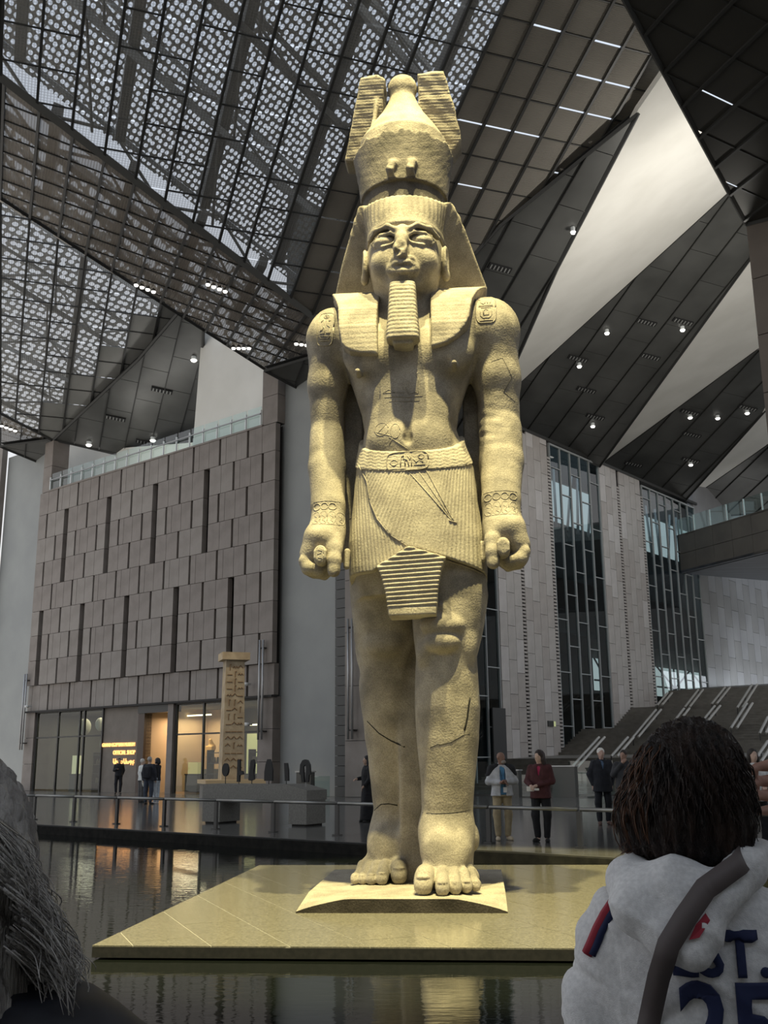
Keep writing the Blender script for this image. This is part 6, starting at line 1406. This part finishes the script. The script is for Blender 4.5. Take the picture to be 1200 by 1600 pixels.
# strap running from the right shoulder down to the left hip
def on_back(x, z, lift):
    hs = [t.ray_cast(Vector((x, -1.0, z)), Vector((0, 1, 0))) for t in T_WH]; ys = [h[0].y for h in hs if h[0] is not None]; return np.array([x, (min(ys) if ys else -.12) - lift, z])
SP = [(.088, SZ + .108), (.062, SZ + .09), (.005, SZ + .055), (-.030, SZ + .012), (-.058, SZ - .028), (-.078, SZ - .084), (-.100, SZ - .161), (-.125, SZ - .25), (-.15, SZ - .4)]
vs, fs = [], []; SPI = []
for i in range(len(SP) - 1):
    for k in range(5): SPI.append((SP[i][0] + (SP[i + 1][0] - SP[i][0]) * k / 5, SP[i][1] + (SP[i + 1][1] - SP[i][1]) * k / 5))
YS_ = [min(on_back(x + q, z, 0)[1] for q in (-.02, 0, .02)) for x, z in SPI]; YS_ = [min(YS_[max(0, i - 2):i + 3]) for i in range(len(YS_))]; YS_ = [sum(YS_[max(0, i - 3):i + 4]) / len(YS_[max(0, i - 3):i + 4]) for i in range(len(YS_))]
for q_ in range(5): YS_[q_] += .012 * (5 - q_) ** 1.3
for i, (x, z) in enumerate(SPI):
    a = SPI[max(i - 1, 0)]; c = SPI[min(i + 1, len(SPI) - 1)]; t = nrm(np.array([c[0] - a[0], c[1] - a[1]])); nn = np.array([-t[1], t[0]])
    y = YS_[i] - .006
    for q in (-.0175, .0175): vs.append((x + nn[0] * q, y, z + nn[1] * q))
for i in range(len(SPI) - 1): fs.append((2 * i, 2 * i + 1, 2 * i + 3, 2 * i + 2))
st_ = link('bag_strap', mesh('strap', vs, fs), M_ST_, woman, smooth=True); sm = st_.modifiers.new('thickness', 'SOLIDIFY'); sm.thickness = .004; sm.offset = 1
# trousers, out of the frame but she stands on the floor
s = SDF((-.3, -.25, 0), (.3, .25, .95), .02)
for sx in (-1, 1): s.chain([(sx * .085, 0, .85, .10), (sx * .09, 0, .45, .075), (sx * .1, 0, .06, .055)], .03)
link('trousers', s.mesh('trousers'), cloth('front trousers', (.03, .03, .04)), woman)
# ------------------------------------------------------------------ grey haired visitor at the left edge
rnd = random.Random(21); LD_ = .92
lc = FP(-200, 1440, LD_)
grey = empty('person', (lc[0], lc[1], 0), -.1, label='visitor at the lower left edge with silver curly hair and dark quilted coat', category='person')
LZ = lc[2]; M_GH = mat('silver hair', (.24, .225, .215), .42, col2=(.55, .53, .51), nscale=14, detail=8, bump=.6, bscale=60, stretch=(4, 4, .7), spec=.4)
M_GS = mat('bright silver strands', (.42, .41, .41), .4, col2=(.62, .60, .58), nscale=30); M_QC = mat('dark navy coat', (.008, .009, .016), .55, col2=(.02, .022, .032), nscale=40)
s = SDF((-.22, -.22, .5), (.24, .22, LZ + .16), .008)
s.ell((0, 0, LZ), (.078, .098, .11), .02); s.cone((0, 0, LZ - .08), (0, -.02, LZ - .22), .052, .06, .03); s.loft([(LZ - .18, 0, -.02, .1, .07, .07), (LZ - .4, 0, 0, .15, .09, .09), (LZ - .8, 0, 0, .14, .1, .1)], 2.2, .03)
link('body', s.mesh('body'), M_SKF, grey)
s = SDF((-.2, -.2, LZ - .22), (.2, .2, LZ + .2), .006)
s.ell((0, 0, LZ + .03), (.115, .12, .12), .02); s.ell((.03, -.02, LZ - .07), (.105, .10, .09), .05); s.ell((.0, -.03, LZ - .11), (.10, .09, .06), .04); s.ell((0, .13, LZ - .04), (.08, .06, .09), .02, 'd')
def gd(p, n):
    a = np.arctan2(p[:, 0], -p[:, 1]); z = p[:, 2] - LZ
    return p + n * (.004 * np.sin(a * 30 + 5 * np.sin(z * 25)) + .002 * np.sin(a * 77 + z * 60) + .008 * vnoise(p, 15, 5))[:, None]
gh = link('hair', s.mesh('hair', gd), M_GH, grey)
inv = Matrix.Rotation(.1, 3, 'Z')
def LP(x, y, D):  # a pixel of the picture at distance D, in her own frame
    v = FP(x, y, D) - np.array([lc[0], lc[1], 0]); w = inv @ Vector(tuple(v)); return np.array(w)
def curls(n, name, m, sd, rr=(.0004, .0011)):
    rnd = random.Random(sd); b = MB()
    for i in range(n):
        t = rnd.random(); D = LD_ - .02 + rnd.uniform(-.10, .04)
        # the outline of the hair: from above left, round the bulge, and out along the collar
        cx = np.interp(t, [0, .25, .5, .75, 1], [8, 30, 62, 88, 70]); cy = np.interp(t, [0, .25, .5, .75, 1], [1290, 1350, 1410, 1470, 1530])
        x = cx - 60 + rnd.uniform(-10, 20); y = cy - 40; pts = []; ph = rnd.uniform(0, 6.28); A = rnd.uniform(5, 22); L = rnd.uniform(60, 130)
        for k in range(12):
            u = k / 11; pts.append(LP(x + L * .75 * math.sin(u * 1.7) + A * math.sin(ph + u * 4) * u, y + L * u * .9 + A * .6 * math.cos(ph + u * 4) * u, D + .02 * math.sin(ph + 3 * u)))
        r0 = rnd.uniform(*rr); b.path(pts, [r0 * (1 - .5 * k / 11) for k in range(12)], 4)
    for i in range(n // 3):
        D = LD_ + rnd.uniform(-.06, .06); x = rnd.uniform(-30, 60); y = rnd.uniform(1490, 1560); pts = []; ph = rnd.uniform(0, 6.28); L = rnd.uniform(60, 115)
        for k in range(12):
            u = k / 11; pts.append(LP(x + L * u, y + 22 * math.sin(u * 1.3 + ph * .15) + 6 * math.sin(ph + 5 * u) + (1570 - y) * u * .5, D))
        r0 = rnd.uniform(*rr); b.path(pts, [r0 * (1 - .5 * k / 11) for k in range(12)], 4)
    return b.build(name, m, gh, smooth=True, kind='stuff')
curls(750, 'curls', M_GH, 3); curls(200, 'bright_strands', M_GS, 5, (.0003, .0007))
s = SDF((-.36, -.25, .5), (.36, .25, LZ - .06), .009)
s.loft([(LZ - .12, 0, -.01, .09, .085, .08), (LZ - .155, .0, -.01, .17, .11, .11), (LZ - .22, .0, -.01, .235, .14, .13), (LZ - .5, .0, 0, .26, .16, .15), (LZ - .85, 0, 0, .25, .15, .15)], 2.3, .02)
def qd(p, n): return p + n * (.006 * np.abs(np.sin((p[:, 2] - LZ) * 40)) + .003 * vnoise(p, 40, 2))[:, None]
s.chain([(.06, .0, LZ - .15, .07), (.14, 0, LZ - .12, .07), (.225, 0, LZ - .15, .06), (.26, .0, LZ - .3, .07)], .03)
link('coat', s.mesh('coat', qd), M_QC, grey)
s = SDF((-.3, -.25, 0), (.3, .25, .75), .02)
for sx in (-1, 1): s.chain([(sx * .085, 0, .68, .10), (sx * .09, 0, .4, .075), (sx * .1, 0, .06, .055)], .03)
link('trousers', s.mesh('trousers'), cloth('front trousers', (.03, .03, .04)), grey)
